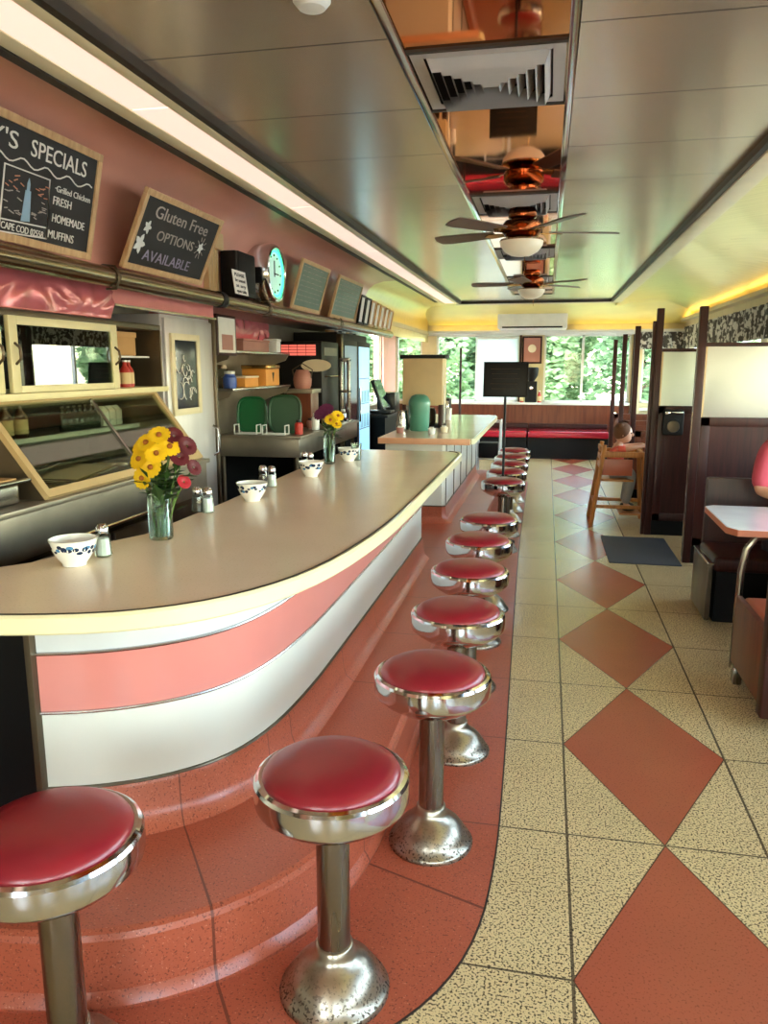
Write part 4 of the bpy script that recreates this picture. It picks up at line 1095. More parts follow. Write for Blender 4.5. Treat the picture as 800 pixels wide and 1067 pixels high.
# ---------------------------------------------------------------- recess with shelves
T = thing('framed_notice', (-2.3, 5.3, 1.6), 'white framed notice with a red and brown print, beside the refrigerator', 'picture frame')
ob('frame', B(box, -2.34, -2.31, 5.24, 5.60, 1.63, 1.92, .004), 'dark wood', T); ob('sheet', B(box, -2.31, -2.306, 5.27, 5.57, 1.65, 1.90), 'paper', T); ob('print', B(box, -2.306, -2.304, 5.32, 5.52, 1.67, 1.78), 'clay', T)
for nm, z, l in (('upper', 1.655, 'upper steel wall shelf above the orange boxes'), ('lower', 1.365, 'lower steel wall shelf carrying the orange boxes')):
    T = thing('wall_shelf', (-2.55, 6.3, z), l, 'shelf', 'steel wall shelves')
    ob('board', B(box, XB, -2.36, 5.62, 7.0, z, z + .018, .003), 'stainless', T)
    for y in (5.635, 6.98):
        M = Matrix.Translation((0, y, 0)) @ Matrix.Rotation(PI / 2, 4, 'X')
        ob('bracket', B(prism, [(XB, z), (-2.37, z), (-2.40, z - .05), (-2.56, z - .10), (XB, z - .21)], -.008, .008, M), 'dull steel', T)
def bx_thing(name, lab, cat, c, s, m, lid=None, group=None, lidm=None):
    t = thing(name, (c[0], c[1], c[2]), lab, cat, group)
    ob('body', B(box, c[0] - s[0] / 2, c[0] + s[0] / 2, c[1] - s[1] / 2, c[1] + s[1] / 2, c[2] + .001, c[2] + s[2] * (.82 if lid else 1), .006), m, t)
    if lid: ob(lid, B(box, c[0] - s[0] / 2 - .006, c[0] + s[0] / 2 + .006, c[1] - s[1] / 2 - .006, c[1] + s[1] / 2 + .006, c[2] + s[2] * .82, c[2] + s[2], .006), lidm or m, t)
    return t
bx_thing('red_box', 'long dull red box on the upper wall shelf', 'box', (-2.52, 6.28, 1.674), (.22, .6, .10), 'clay', 'lid')
bx_thing('carton', 'white narrow carton beside the red box on the upper shelf', 'carton', (-2.43, 6.72, 1.674), (.12, .10, .12), 'white plastic', 'lid')
bx_thing('tea_box', 'low orange box at the left of the lower shelf', 'box', (-2.5, 6.12, 1.384), (.2, .30, .09), 'orange box', 'lid', None, 'cream plate')
t = bx_thing('canister', 'tall orange canister box on the right of the lower shelf', 'box', (-2.47, 6.52, 1.384), (.22, .34, .18), 'orange box', 'lid', None, 'brass')
ob('black_tag', B(prism, [(-.025, 0), (.025, 0), (.0, -.08)], 0, .003, basis((-2.358, 6.52, 1.50), (0, 1, 0), (0, 0, 1))), 'ink', t, smooth=0)
t = thing('blue_jar', (-2.5, 5.84, 1.384), 'small blue jar at the left end of the lower shelf', 'jar')
ob('body', B(lathe, [(0, 0), (.05, 0), (.055, .02), (.055, .08), (.04, .10), (.04, .11), (0, .11)], (-2.47, 5.82, 1.384), 18), 'blue plastic', t); ob('lid', B(lathe, [(.043, .11), (.043, .13), (0, .132)], (-2.47, 5.82, 1.384), 18), 'white plastic', t)
t = thing('glass_jar', (-2.6, 5.98, 1.384), 'clear jar behind the blue jar on the lower shelf', 'jar')
ob('body', B(lathe, [(0, 0), (.05, 0), (.055, .02), (.055, .12), (.04, .15), (0, .15)], (-2.6, 5.98, 1.384), 18), 'clear glass', t); ob('lid', B(lathe, [(.043, .15), (.043, .18), (0, .182)], (-2.6, 5.98, 1.384), 18), 'dark steel', t)

# steel grill bench with two green trays, condiments
T = thing('steel_work_bench', (-2.4, 7.1, 0), 'steel work bench behind the counter, under the wall shelves', 'bench')
ob('worktop', B(box, XB, -1.98, 6.10, 8.15, .955, .98, .005), 'dull steel', T)
ob('apron', B(box, XB, -2.0, 6.115, 8.15, .80, .955, .004), 'dull steel', T)
ob('lower_shelf', B(box, XB, -2.03, 6.13, 8.15, .3, .32), 'dark steel', T)
ob('back_board', B(box, XB, XB + .02, 6.12, 8.15, .32, .8), 'black', T)
for (x, y) in ((-2.70, 6.16), (-2.04, 6.16), (-2.70, 8.1), (-2.04, 8.1)): ob('leg', B(cyl, (x, y, 0), (x, y, .80), .02, seg=10), 'dark steel', T)
def green_tray(x, y, w, h, m, lab):
    t = thing('serving_tray', (x, y, .98), lab, 'tray', 'green trays standing on the steel bench')
    pts = []
    for k in range(24):
        a = 2 * PI * k / 24; ca, sa = math.cos(a), math.sin(a); e = .6
        pts.append((w / 2 * math.copysign(abs(ca) ** e, ca), h / 2 + h / 2 * math.copysign(abs(sa) ** e, sa)))
    M = basis((x, y, .983), (1, .12, 0), (0, .10, 1))
    ob('tray_base', B(prism, pts, -.006, .004, M), m, t)
    bm = bmesh.new(); tube(bm, [M @ Vector((p[0] * 1.02, p[1], .012)) for p in pts], .012, 8, closed=True); ob('rim', bm, m, t)
    return t
green_tray(-2.53, 6.42, .25, .30, 'green tray', 'bright green rounded tray standing upright on the steel bench')
green_tray(-2.22, 6.40, .27, .32, 'dark green tray', 'darker green rounded tray standing upright, right of the bright one')
def wire_rack(x, y, lab):
    t = thing('wire_rack', (x, y, .98), lab, 'rack', 'white wire racks on the steel bench')
    bm = bmesh.new(); tube(bm, [(x - .1, y - .05, .987), (x + .1, y - .05, .987), (x + .1, y + .05, .987), (x - .1, y + .05, .987)], .006, 6, closed=True); ob('base_ring', bm, 'white paint', t)
    for sx in (-1, 1):
        bm = bmesh.new(); tube(bm, [(x + sx * .1, y - .05, .987), (x + sx * .1, y - .05, 1.06), (x + sx * .1, y + .05, 1.06), (x + sx * .1, y + .05, .987)], .006, 6); ob('end_hoop', bm, 'white paint', t)
wire_rack(-2.50, 6.24, 'white wire rack in front of the bright green tray'); wire_rack(-2.24, 6.22, 'white wire rack in front of the darker green tray')
cm = [('red plastic', 'bottle', 'red squeeze bottle'), ('cream plate', 'jar', 'cream jar'), ('bottle brown', 'bottle', 'brown bottle'), ('white plastic', 'jar', 'white jar'), ('clay', 'jar', 'pink brown jar'), ('bottle dark', 'bottle', 'dark bottle'), ('orange box', 'jar', 'amber jar'), ('tan paper', 'jar', 'tan jar'), ('porcelain', 'jar', 'pale jar'), ('chrome', 'jar', 'steel jar')]
rnd = random.Random(9)
for i, (m, cat, l) in enumerate(cm):
    x = -2.06 - .10 * (i % 3); y = 6.30 + i * .165; h = rnd.uniform(.09, .16)
    t = thing('condiment_' + cat, (x, y, .98), l + ' among the condiments on the steel bench', cat, 'condiments on the steel bench')
    ob('body', B(lathe, [(0, 0), (.034, 0), (.036, .01), (.036, h * .7), (.022, h * .84), (0, h * .84)], (x, y, .981), 14), m, t); ob('cap', B(lathe, [(.024, h * .83), (.022, h), (0, h)], (x, y, .981), 12), 'white plastic' if i % 2 else 'soft black', t)
# hanging waffle iron style pot and plate
t = thing('clay_pot', (-2.33, 7.1, 1.38), 'pinkish brown pot with a wire handle on the stand beside the lower shelf', 'pot')
x, y, z = -2.30, 7.18, 1.34
ob('body', B(lathe, [(0, 0), (.07, 0), (.085, .03), (.09, .09), (.075, .15), (.06, .17), (.06, .18), (.05, .18), (.05, .02), (0, .02)], (x, y, z + .001), 24), 'clay', t)
bm = bmesh.new(); tube(bm, [(x - .085, y, z + .10), (x - .10, y, z + .18), (x, y, z + .24), (x + .10, y, z + .18), (x + .085, y, z + .10)], .006, 6); ob('handle', bm, 'dark steel', t)
T = thing('pot_stand', (-2.33, 7.18, .98), 'steel stand with a brown box body holding the clay pot', 'stand')
ob('body', B(box, -2.42, -2.18, 7.05, 7.31, .981, 1.30, .008), 'brown wood', T); ob('top_plate', B(box, -2.44, -2.16, 7.03, 7.33, 1.30, 1.34, .004), 'dull steel', T)
t = thing('oval_platter', (-2.2, 7.42, 1.5), 'cream oval platter leaning on the black oven behind the pot', 'plate')
M = basis((-2.25, 7.475, 1.56), (1, 0, 0), (0, .05, 1))
ob('plate', B(prism, [(.15 * math.cos(a), .055 * math.sin(a)) for a in [2 * PI * k / 28 for k in range(28)]], -.006, .004, M), 'cream plate', t); ob('rim', B(tube, [M @ Vector((.15 * math.cos(a), .055 * math.sin(a), .006)) for a in [2 * PI * k / 28 for k in range(28)]], .006, 6, True), 'cream plate', t)
# black oven with red lit display
T = thing('black_oven', (-2.4, 7.85, .98), 'tall black oven with a red lit panel, left of the drinks fridge', 'oven')
ob('body', B(box, XB + .01, -2.2, 7.5, 8.14, .981, 1.80, .012), 'soft black', T)
ob('display', B(box, -2.62, -2.26, 7.492, 7.5, 1.66, 1.765, .003), 'menu red', T)['label'] = 'red lit panel'
bm = bmesh.new()
for k in range(3): box(bm, -2.62, -2.26, 7.490, 7.493, 1.685 + k * .028, 1.69 + k * .028)
for k in range(3): box(bm, -2.54 + k * .09, -2.535 + k * .09, 7.490, 7.493, 1.66, 1.765)
ob('display_grid', bm, 'soft black', T); ob('door_handle', B(tube, [(-2.2, 7.6, 1.45), (-2.175, 7.62, 1.45), (-2.175, 8.0, 1.45), (-2.2, 8.02, 1.45)], .009, 8), 'chrome', T)
ob('vent_grille', B(box, -2.2, -2.195, 7.58, 8.06, 1.66, 1.74), 'dark steel', T)
# steel mixer stand
T = thing('steel_ticket_stand', (-2.06, 7.5, .98), 'upright steel bracket stand on the bench in front of the black oven', 'stand')
ob('base_plate', B(box, -2.13, -2.0, 7.84, 7.97, .981, 1.0, .003), 'stainless', T)
bm = bmesh.new(); box(bm, -2.12, -2.09, 7.87, 7.94, 1.0, 1.62, .004); box(bm, -2.04, -2.01, 7.87, 7.94, 1.0, 1.62, .004); ob('upright', bm, 'stainless', T)
ob('top_bar', B(box, -2.12, -2.01, 7.87, 7.94, 1.60, 1.64, .004), 'stainless', T); ob('mid_bar', B(box, -2.12, -2.01, 7.87, 7.94, 1.28, 1.31, .004), 'stainless', T)
# drinks fridge
T = thing('drinks_fridge', (-2.47, 8.95, 0), 'tall dark drinks fridge with a bright lit glass door', 'refrigerator')
ob('body', B(box, XB + .01, -2.24, 8.25, 9.65, 0, 1.92, .01), 'soft black', T)
ob('corner_post', B(box, -2.25, -2.19, 8.245, 8.31, .06, 1.90, .006), 'column steel', T)
d = ob('door', B(box, -2.24, -2.195, 8.32, 8.98, .12, 1.84, .008), 'soft black', T); ob('pane', B(box, -2.195, -2.19, 8.37, 8.93, .18, 1.78), 'fridge dark', d)
d = ob('door', B(box, -2.24, -2.195, 8.99, 9.64, .12, 1.84, .008), 'soft black', T); ob('lit_pane', B(box, -2.195, -2.19, 9.05, 9.58, .5, 1.78), 'fridge light', d)['label'] = 'bright blue white lit pane'
bm = bmesh.new()
for z in (.8, 1.1, 1.4): box(bm, -2.19, -2.185, 9.05, 9.58, z, z + .012)
for k in range(6): box(bm, -2.19, -2.186, 9.1 + k * .08, 9.13 + k * .08, .82, .98); box(bm, -2.19, -2.186, 9.1 + k * .08, 9.13 + k * .08, 1.12, 1.26)
ob('shelf_lines', bm, 'chalk blue', d); ob('handle', B(cyl, (-2.175, 9.02, .9), (-2.175, 9.02, 1.3), .01, seg=8), 'chrome', d)
for i in range(8):
    y = 8.34 + i * .165; h = .12 + .03 * (i % 3)
    t = thing('storage_jar', (-2.4, y, 1.92), ('tan', 'grey', 'dark', 'cream')[i % 4] + ' storage jar on top of the drinks fridge, %s from its near end' % lo[i], 'jar', 'jars on top of the drinks fridge')
    m = ('tan paper', 'dull steel', 'soft black', 'cream plate')[i % 4]
    h = .026 + .004 * (i % 3)
    ob('body', B(lathe, [(0, 0), (.05, 0), (.052, h * .8), (0, h * .8)], (-2.35, y, 1.921), 14), m, t); ob('lid', B(lathe, [(.054, h * .8), (.054, h), (0, h)], (-2.35, y, 1.921), 14), 'white plastic', t)
# glass tumbler of white straws at fridge door: on register counter
T = thing('register_counter', (-2.35, 10.2, 0), 'dark service counter beyond the drinks fridge, under the till screen', 'counter')
ob('worktop', B(box, XB + .01, -1.98, 9.72, 10.9, .90, .94, .006), 'soft black', T); ob('body', B(box, XB + .01, -2.02, 9.74, 10.88, 0, .90), 'black', T)
t = thing('till_screen', (-2.15, 10.05, .94), 'slanted black till screen seen from its side, beyond the drinks fridge', 'screen')
M = Matrix.Translation((-2.12, 10.05, .945))
ob('base', B(box, -.14, .14, -.14, .14, 0, .04, .01, mat=M), 'monitor', t); ob('arm', B(tube, [M @ Vector((.02, 0, .03)), M @ Vector((-.02, 0, .22))], .03, 10), 'monitor', t)
M2 = M @ Matrix.Translation((-.02, 0, .25)) @ Matrix.Rotation(-.35, 4, 'Y')
ob('screen', B(box, -.025, .015, -.24, .24, -.2, .2, .01, mat=M2), 'monitor', t); ob('display', B(box, .015, .018, -.22, .22, -.18, .18, mat=M2), 'fridge dark', t)
t = thing('till_printer', (-2.15, 10.6, .94), 'black till printer behind the till screen', 'printer')
ob('body', B(box, -2.28, -2.02, 10.42, 10.78, .941, 1.20, .02), 'monitor', t); ob('paper_slot', B(box, -2.2, -2.1, 10.5, 10.7, 1.20, 1.205), 'paper', t)

# ================================================================ ON AND BY THE SECOND COUNTER
t = thing('pitcher', (-1.17, 7.25, CT), 'teal green lidded plastic pitcher on the second counter', 'pitcher')
x, y = -1.17, 7.25
ob('body', B(lathe, [(0, 0), (.085, 0), (.092, .01), (.10, .23), (.10, .25)], (x, y, CT + .001), 32), 'teal plastic', t)
ob('dome_lid', B(lathe, [(.104, .245), (.104, .265), (.097, .29), (.075, .325), (.04, .342), (0, .346)], (x, y, CT + .001), 32), 'teal plastic', t, smooth=50)
t = thing('tea_brewer', (-1.2, 7.75, CT), 'tall beige drink brewer with a black top behind the teal pitcher', 'brewer')
x, y = -1.2, 7.75
ob('body', B(box, x - .2, x + .2, y - .15, y + .16, CT + .22, CT + .68, .012), 'beige enamel', t)
ob('side_post', B(box, x - .2, x - .16, y - .15, y + .16, CT + .001, CT + .23, .005), 'dark wood', t); ob('side_post', B(box, x + .16, x + .2, y - .15, y + .16, CT + .001, CT + .23, .005), 'dark wood', t)
ob('base', B(box, x - .2, x + .2, y - .15, y + .16, CT + .001, CT + .03, .005), 'soft black', t)
ob('top_cap', B(box, x - .225, x + .225, y - .17, y + .18, CT + .68, CT + .715, .008), 'soft black', t)
ob('urn', B(lathe, [(0, .03), (.10, .03), (.115, .05), (.115, .16), (.10, .19), (0, .19)], (x, y, CT), 24), 'dark steel', t)
ob('side_tube', B(tube, [(x + .215, y - .1, CT + .05), (x + .215, y - .1, CT + .42)], .008, 8), 'white plastic', t); ob('tap', B(tube, [(x, y - .15, CT + .26), (x, y - .19, CT + .25), (x, y - .19, CT + .21)], .012, 8), 'chrome', t)
t = thing('steel_pitcher', (-1.34, 7.3, CT), 'short steel jug left of the teal pitcher', 'jug')
ob('body', B(lathe, [(0, 0), (.06, 0), (.065, .02), (.055, .13), (.045, .17), (.05, .19), (.046, .19), (.04, .17), (0, .16)], (-1.335, 7.25, CT + .001), 24), 'stainless', t); ob('handle', B(tube, [(-1.335, 7.20, CT + .16), (-1.335, 7.14, CT + .14), (-1.335, 7.14, CT + .07), (-1.335, 7.19, CT + .04)], .007, 8), 'stainless', t)
t = thing('paper_cup', (-1.08, 8.75, CT), 'small white cup on the second counter right of the brewer', 'cup')
ob('body', B(lathe, [(0, 0), (.032, 0), (.042, .13), (.039, .13), (.03, .008), (0, .008)], (-1.08, 8.75, CT + .001), 20), 'porcelain', t); ob('rim', B(lathe, [(.042, .126), (.045, .13), (.042, .134), (.039, .13)], (-1.08, 8.75, CT + .001), 20), 'porcelain', t)
t = thing('napkin_dispenser', (-1.2, 9.0, CT), 'black napkin dispenser behind the brewer', 'dispenser')
ob('body', B(box, -1.21, -1.09, 8.96, 9.12, CT + .001, CT + .24, .012), 'soft black', t); ob('face_plate', B(box, -1.2, -1.1, 8.955, 8.962, CT + .03, CT + .21, .003), 'chrome', t)
for i, (dx, dy, m, l) in enumerate(((-.10, .0, 'clay', 'small pinkish pot'), (.13, -.05, 'white plastic', 'small white tub'), (.20, .12, 'cream plate', 'small cream tub'))):
    x, y = -1.17 + dx * 1.3, 6.95 + dy
    t = thing('sugar_caddy', (x, y, CT), l + ' in front of the teal pitcher', 'tub', 'tubs before the teal pitcher')
    ob('body', B(lathe, [(0, 0), (.03, 0), (.036, .05), (.033, .05), (.028, .008), (0, .008)], (x, y, CT + .001), 16), m, t); ob('packets', B(box, x - .02, x + .02, y - .016, y + .016, CT + .01, CT + .065, .003), 'paper', t)
# menu sign on a pole
t = thing('menu_stand', (-.335, 6.795, 0), 'black menu board on a slim pole standing between the far stools', 'sign stand')
x, y = -.345, 6.795
ob('base', B(lathe, [(.12, 0), (.12, .012), (.03, .03), (.016, .05), (0, .05)], (x, y, .002), 28), 'soft black', t)
ob('pole', B(cyl, (x, y, .04), (x, y, 1.34), .011, seg=12), 'soft black', t)
M = basis((x, y - .02, 1.44), (1, 0, 0), (0, .12, 1))
ob('board', B(box, -.185, .185, -.145, .145, -.008, .008, .004, mat=M), 'soft black', t)
bm = bmesh.new()
for (a, b, c, d) in ((-.19, .19, -.15, -.138), (-.19, .19, .138, .15), (-.19, -.178, -.138, .138), (.178, .19, -.138, .138)): box(bm, a, b, c, d, .004, .014, .002, mat=M)
ob('frame', bm, 'black', t)
bm = bmesh.new()
for k in range(5):
    v_ = .09 - k * .042; tube(bm, [M @ Vector((-.13 + .01 * (k % 3), v_, .0085)), M @ Vector((.12 - .02 * (k % 2), v_, .0085))], .0022, 4)
ob('faint_writing', bm, 'dark steel', t)

# ================================================================ END WALL
for i, (a, b, l) in enumerate(((-1.72, -.30, 'red vinyl bench seat along the end wall, left section behind the stools'), (-.28, 1.06, 'red vinyl bench seat along the end wall, right section'))):
    t = thing('bench', ((a + b) / 2, 13.65, 0), l, 'bench', 'red benches along the end wall')
    ob('base', B(box, a, b, 13.38, 13.94, 0, .36), 'soft black', t)
    ob('seat_cushion', B(box, a, b, 13.30, 13.95, .36, .47, .04, 4), 'red seat', t, smooth=60)
    ob('back_ledge', B(box, a, b, 13.9, 13.965, .47, .56, .01), 'dark wood', t)
t = thing('air_conditioner', (-.27, 13.6, 2.16), 'long white wall air conditioner above the end windows', 'air conditioner')
ob('housing', B(box, -.84, .30, 13.28, 13.95, 2.17, 2.46, .03, 3), 'white plastic', t); ob('outlet_slot', B(box, -.76, .22, 13.272, 13.30, 2.18, 2.205), 'soft black', t); ob('flap', B(box, -.76, .22, 13.268, 13.28, 2.207, 2.222, .003), 'white plastic', t)
t = thing('roller_blind', (-.87, 13.97, 2.05), 'white roller blind drawn over the middle end window', 'blind')
ob('sheet', B(box, -1.22, -.52, 13.955, 13.96, .97, 2.03), 'blind', t); ob('roller', B(cyl, (-1.22, 13.955, 2.05), (-.52, 13.955, 2.05), .025, seg=14), 'white paint', t); ob('hem_bar', B(box, -1.22, -.52, 13.95, 13.965, .955, .975, .003), 'white paint', t)
t = thing('wall_poster', (-.27, 13.97, 1.8), 'brown framed poster on the post between the end windows', 'poster')
ob('frame', B(box, -.44, -.10, 13.965, 13.998, 1.60, 2.07, .006), 'dark wood', t); ob('print', B(box, -.41, -.13, 13.955, 13.966, 1.63, 2.04), 'clay', t); ob('yellow_mark', B(lathe, [(.07, 0), (.07, .004), (0, .004)], (-.27, 13.955, 1.86), 20, Matrix.Rotation(PI / 2, 3, 'X')), 'cream plate', t)
t = thing('coffee_grinder', (-.27, 13.85, .935), 'black coffee grinder on the ledge between the end windows', 'grinder')
struct('ledge_1', B(box, -.46, -.08, 13.72, 13.95, .90, .934, .005), 'white paint')
ob('body', B(box, -.36, -.16, 13.76, 13.92, .936, 1.30, .015), 'soft black', t); ob('hopper', B(lathe, [(.05, 1.30), (.11, 1.40), (.12, 1.52), (.10, 1.54), (0, 1.54)], (-.26, 13.84, 0), 20), 'soft black', t); ob('dial', B(lathe, [(.035, 0), (.03, .015), (0, .017)], (-.26, 13.76, 1.18), 16, Matrix.Rotation(PI / 2, 3, 'X')), 'chrome', t)
rb = make_bottle(.2, .035, 'red plastic', 'white plastic', 'ketchup_bottle', 'label tan'); rb.location = (-.415, 13.80, .935); rb['label'] = 'red bottle left of the black grinder on the end wall ledge'; rb['group'] = 'red bottles on the end wall ledge'
repeat(rb, (-.115, 13.80, .935), 'red bottle right of the black grinder on the end wall ledge')
t = thing('wall_lamp', (1.15, 13.95, .6), 'small glowing wall lamp low on the wood panelling', 'lamp')
ob('mount', B(box, 1.12, 1.2, 13.93, 13.968, .66, .78, .006), 'brass', t); ob('globe', B(ball, (1.16, 13.89, .72), .05), emit('lamp globe', (255, 232, 200), 3.0), t)

# ================================================================ RIGHT SIDE: PARTITIONS AND BOOTHS
def partition(y, xl, zw, zt, zpost, label, lower='dark wood', kick=.14, glass=True):
    t = thing('booth_partition', (xl, y, 0), label, 'partition', 'wood and frosted glass booth partitions')
    ob('post', B(box, xl - .03, xl + .03, y - .03, y + .03, 0, zpost, .005), 'dark wood', t)
    bm = bmesh.new(); box(bm, xl + .03, XR - .01, y - .022, y + .022, kick, zw); ob('lower_panel', bm, lower, t)
    bm = bmesh.new()
    for (a, b, c, d) in ((xl + .03, XR - .01, kick, kick + .07), (xl + .03, XR - .01, zw - .07, zw), (xl + .03, xl + .10, kick, zw), (XR - .08, XR - .01, kick, zw)): box(bm, a, b, y - .03, y + .03, c, d, .004)
    ob('panel_frame', bm, lower, t)
    ob('kick_plate', B(box, xl + .03, XR - .01, y - .018, y + .018, 0, kick), 'black', t)
    if glass:
        ob('glass_panel', B(box, xl + .035, XR - .02, y - .005, y + .005, zw, zt), 'frosted glass', t)
        ob('top_rail', B(box, xl + .03, XR - .01, y - .018, y + .018, zt, zt + .03, .004), 'dark wood', t)
        ob('glass_bead', B(box, xl + .03, xl + .045, y - .012, y + .012, zw, zt), 'oak fluted', t)
    return t
pA = partition(6.38, 1.15, 1.165, 1.70, 2.0, 'tall dark wood and frosted glass partition behind the person in rose')
ob('edge_strip', B(box, 1.115, 1.12, 6.36, 6.40, .05, 1.2), 'column steel', pA)
pB = partition(7.42, .975, 1.20, 1.68, 2.06, 'dark partition with frosted glass and a black box on it, behind the floor mat')
pole = ob('short_post', B(box, .915, .945, 7.40, 7.44, 0, 1.95, .004), 'dark wood', pB)
pC = partition(9.3, .99, .82, 0, 2.0, 'low wood partition with a tall post, just beyond the high chair', 'brown wood', glass=False)
pD = partition(11.1, 1.02, .82, 0, 1.98, 'low wood partition with a tall post, second beyond the high chair', 'brown wood', glass=False)
pE = partition(12.7, 1.03, .82, 0, 1.96, 'low wood partition with a tall post, nearest the end wall', 'brown wood', glass=False)
t = thing('wall_telephone', (1.13, 7.36, .98), 'black box with round dial fixed to the far frosted glass partition', 'wall box')
ob('body', B(box, 1.04, 1.22, 7.315, 7.389, .94, 1.17, .02, 3), 'soft black', t); ob('dial', B(lathe, [(.055, 0), (.05, .012), (.03, .014), (0, .014)], (1.13, 7.315, 1.02), 20, Matrix.Rotation(PI / 2, 3, 'X')), 'dark steel', t); ob('top_bar', B(box, 1.05, 1.21, 7.30, 7.33, 1.13, 1.155, .008), 'chrome', t)
t = ob('floor_mat', B(box, .545, 1.10, 6.22, 7.22, .0005, .012, .004), 'rubber mat', at=(.85, 6.7, 0)); tag(t, 'dark grey rubber mat on the floor before the far partition', 'mat')
# near booth: bench against partition A
t = thing('booth_bench', (1.6, 5.0, 0), 'dark booth bench against the tall partition, person in rose sitting on it', 'bench', 'near booth benches')
ob('base', B(box, 1.06, XR - .01, 4.86, 5.275, 0, .33), 'black', t)
ob('side_panel', B(box, 1.0, 1.03, 4.82, 5.275, .02, .38, .004), 'dark steel', t)
ob('backrest', B(box, 1.05, XR - .01, 5.275, 5.33, .0, .84, .012), 'dark wood', t)
ob('seat_cushion', B(box, 1.03, XR - .01, 4.80, 5.27, .33, .42, .03, 3), 'dark wood', t, smooth=60); ob('side_edge', B(box, .995, 1.035, 4.81, 5.275, .375, .388, .003), 'chrome', t)
# near bench seen from its back
t = thing('booth_bench', (1.6, 3.6, 0), 'booth bench with an orange brown seat at the right edge, its back to the camera', 'bench', 'near booth benches')
ob('side_panel', B(box, .955, .985, 3.42, 3.93, .10, .44, .006), 'brown wood', t)
ob('seat_cushion', B(box, .985, XR - .01, 3.42, 3.90, .36, .445, .025, 3), 'seat orange', t, smooth=60)
ob('base', B(box, 1.05, XR - .01, 3.46, 3.82, 0, .36), 'black', t)
ob('backrest', B(box, .95, XR - .01, 3.34, 3.42, .06, .86, .012), 'dark wood', t); ob('foot', B(box, .96, 1.0, 3.86, 3.92, 0, .11, .004), 'column steel', t)
# table
t = thing('booth_table', (1.55, 4.36, 0), 'white topped booth table with an orange rim, cut by the right edge', 'table')
poly = [(.985, 4.74), (.935, 4.70), (.925, 4.10), (.965, 4.03), (XR - .02, 4.02), (XR - .02, 4.74)]
ob('tabletop', B(prism, poly, .722, .75), 'table white', t)
ob('rim', B(sweep, poly[::-1][1:] , [(-.003, .716), (.008, .716), (.008, .748), (-.003, .748)]), 'table rim', t)
bm = bmesh.new(); tube(bm, [(1.16, 4.1, .715), (1.07, 4.1, .70), (1.03, 4.1, .64), (1.012, 4.1, .52), (1.01, 4.1, .25), (1.01, 4.1, .002)], .018, 10); ob('leg', bm, 'column steel', t)
ob('wall_cleat', B(box, 2.2, XR - .01, 4.06, 4.7, .66, .722), 'dark wood', t)
ob('brace', B(box, 1.1, XR - .03, 4.33, 4.41, .66, .722), 'black', t)
# table beside the high chair
t = thing('booth_table', (1.6, 8.0, 0), 'white booth table in front of the child in the high chair', 'table')
ob('tabletop', B(box, 1.03, XR - .02, 7.66, 8.34, .72, .75, .008), 'table white', t); ob('rim', B(box, 1.022, 1.03, 7.66, 8.34, .718, .748), 'table rim', t); ob('leg', B(cyl, (1.7, 8.0, .02), (1.7, 8.0, .72), .035), 'column steel', t); ob('foot', B(lathe, [(.25, 0), (.25, .012), (.05, .04), (0, .04)], (1.7, 8.0, .001), 28), 'soft black', t)
t = thing('booth_bench', (1.7, 8.9, 0), 'brown booth bench behind the high chair table', 'bench')
ob('base', B(box, 1.2, XR - .01, 8.85, 9.25, 0, .36), 'dark wood', t); ob('seat_cushion', B(box, 1.17, XR - .01, 8.8, 9.26, .36, .45, .03, 3), 'red seat', t)

# ================================================================ CEILING FANS
def make_fan(cx, cy, rot, label):
    t = thing('ceiling_fan', (cx, cy, ZC), label, 'ceiling fan', 'brass and brown ceiling fans')
    ob('canopy', B(lathe, [(0, 0), (.075, 0), (.085, -.02), (.082, -.05), (.055, -.06), (.05, -.075)], (cx, cy, ZC - .045), 32), 'copper', t)
    ob('motor_housing', B(lathe, [(.05, 0), (.10, -.008), (.115, -.03), (.115, -.07), (.095, -.095), (.05, -.105), (0, -.105)], (cx, cy, ZC - .105), 36), 'copper', t)
    for k in range(5):
        a = rot + 2 * PI * k / 5
        M = Matrix.Translation((cx, cy, ZC - .175)) @ Matrix.Rotation(a, 4, 'Z') @ Matrix.Rotation(math.radians(11), 4, 'X')
        b = ob('blade', B(prism, [(.17, -.045), (.50, -.065), (.56, -.055), (.575, 0), (.56, .055), (.50, .065), (.17, .045)], -.004, .004, M), 'fan blade', t)
        ob('blade_iron', B(prism, [(.085, -.018), (.20, -.032), (.24, 0), (.20, .032), (.085, .018)], -.010, -.005, M), 'brass', b)
    ob('fitter', B(lathe, [(.05, 0), (.125, -.012), (.13, -.022), (.10, -.03)], (cx, cy, ZC - .205), 32), 'brass', t)
    ob('glass_bowl', B(lathe, [(.128, 0), (.122, -.03), (.098, -.062), (.06, -.083), (.02, -.09), (0, -.09)], (cx, cy, ZC - .222), 36), 'bowl glass', t, smooth=60)
    ob('pull_chain', B(cyl, (cx + .02, cy, ZC - .31), (cx + .02, cy, ZC - .38), .002, seg=6), 'brass', t)
    return t
make_fan(-.175, 4.80, math.radians(14), 'ceiling fan with brown blades and a glass bowl, the nearer one')
make_fan(-.175, 7.75, math.radians(40), 'ceiling fan with brown blades and a glass bowl, the farther one')

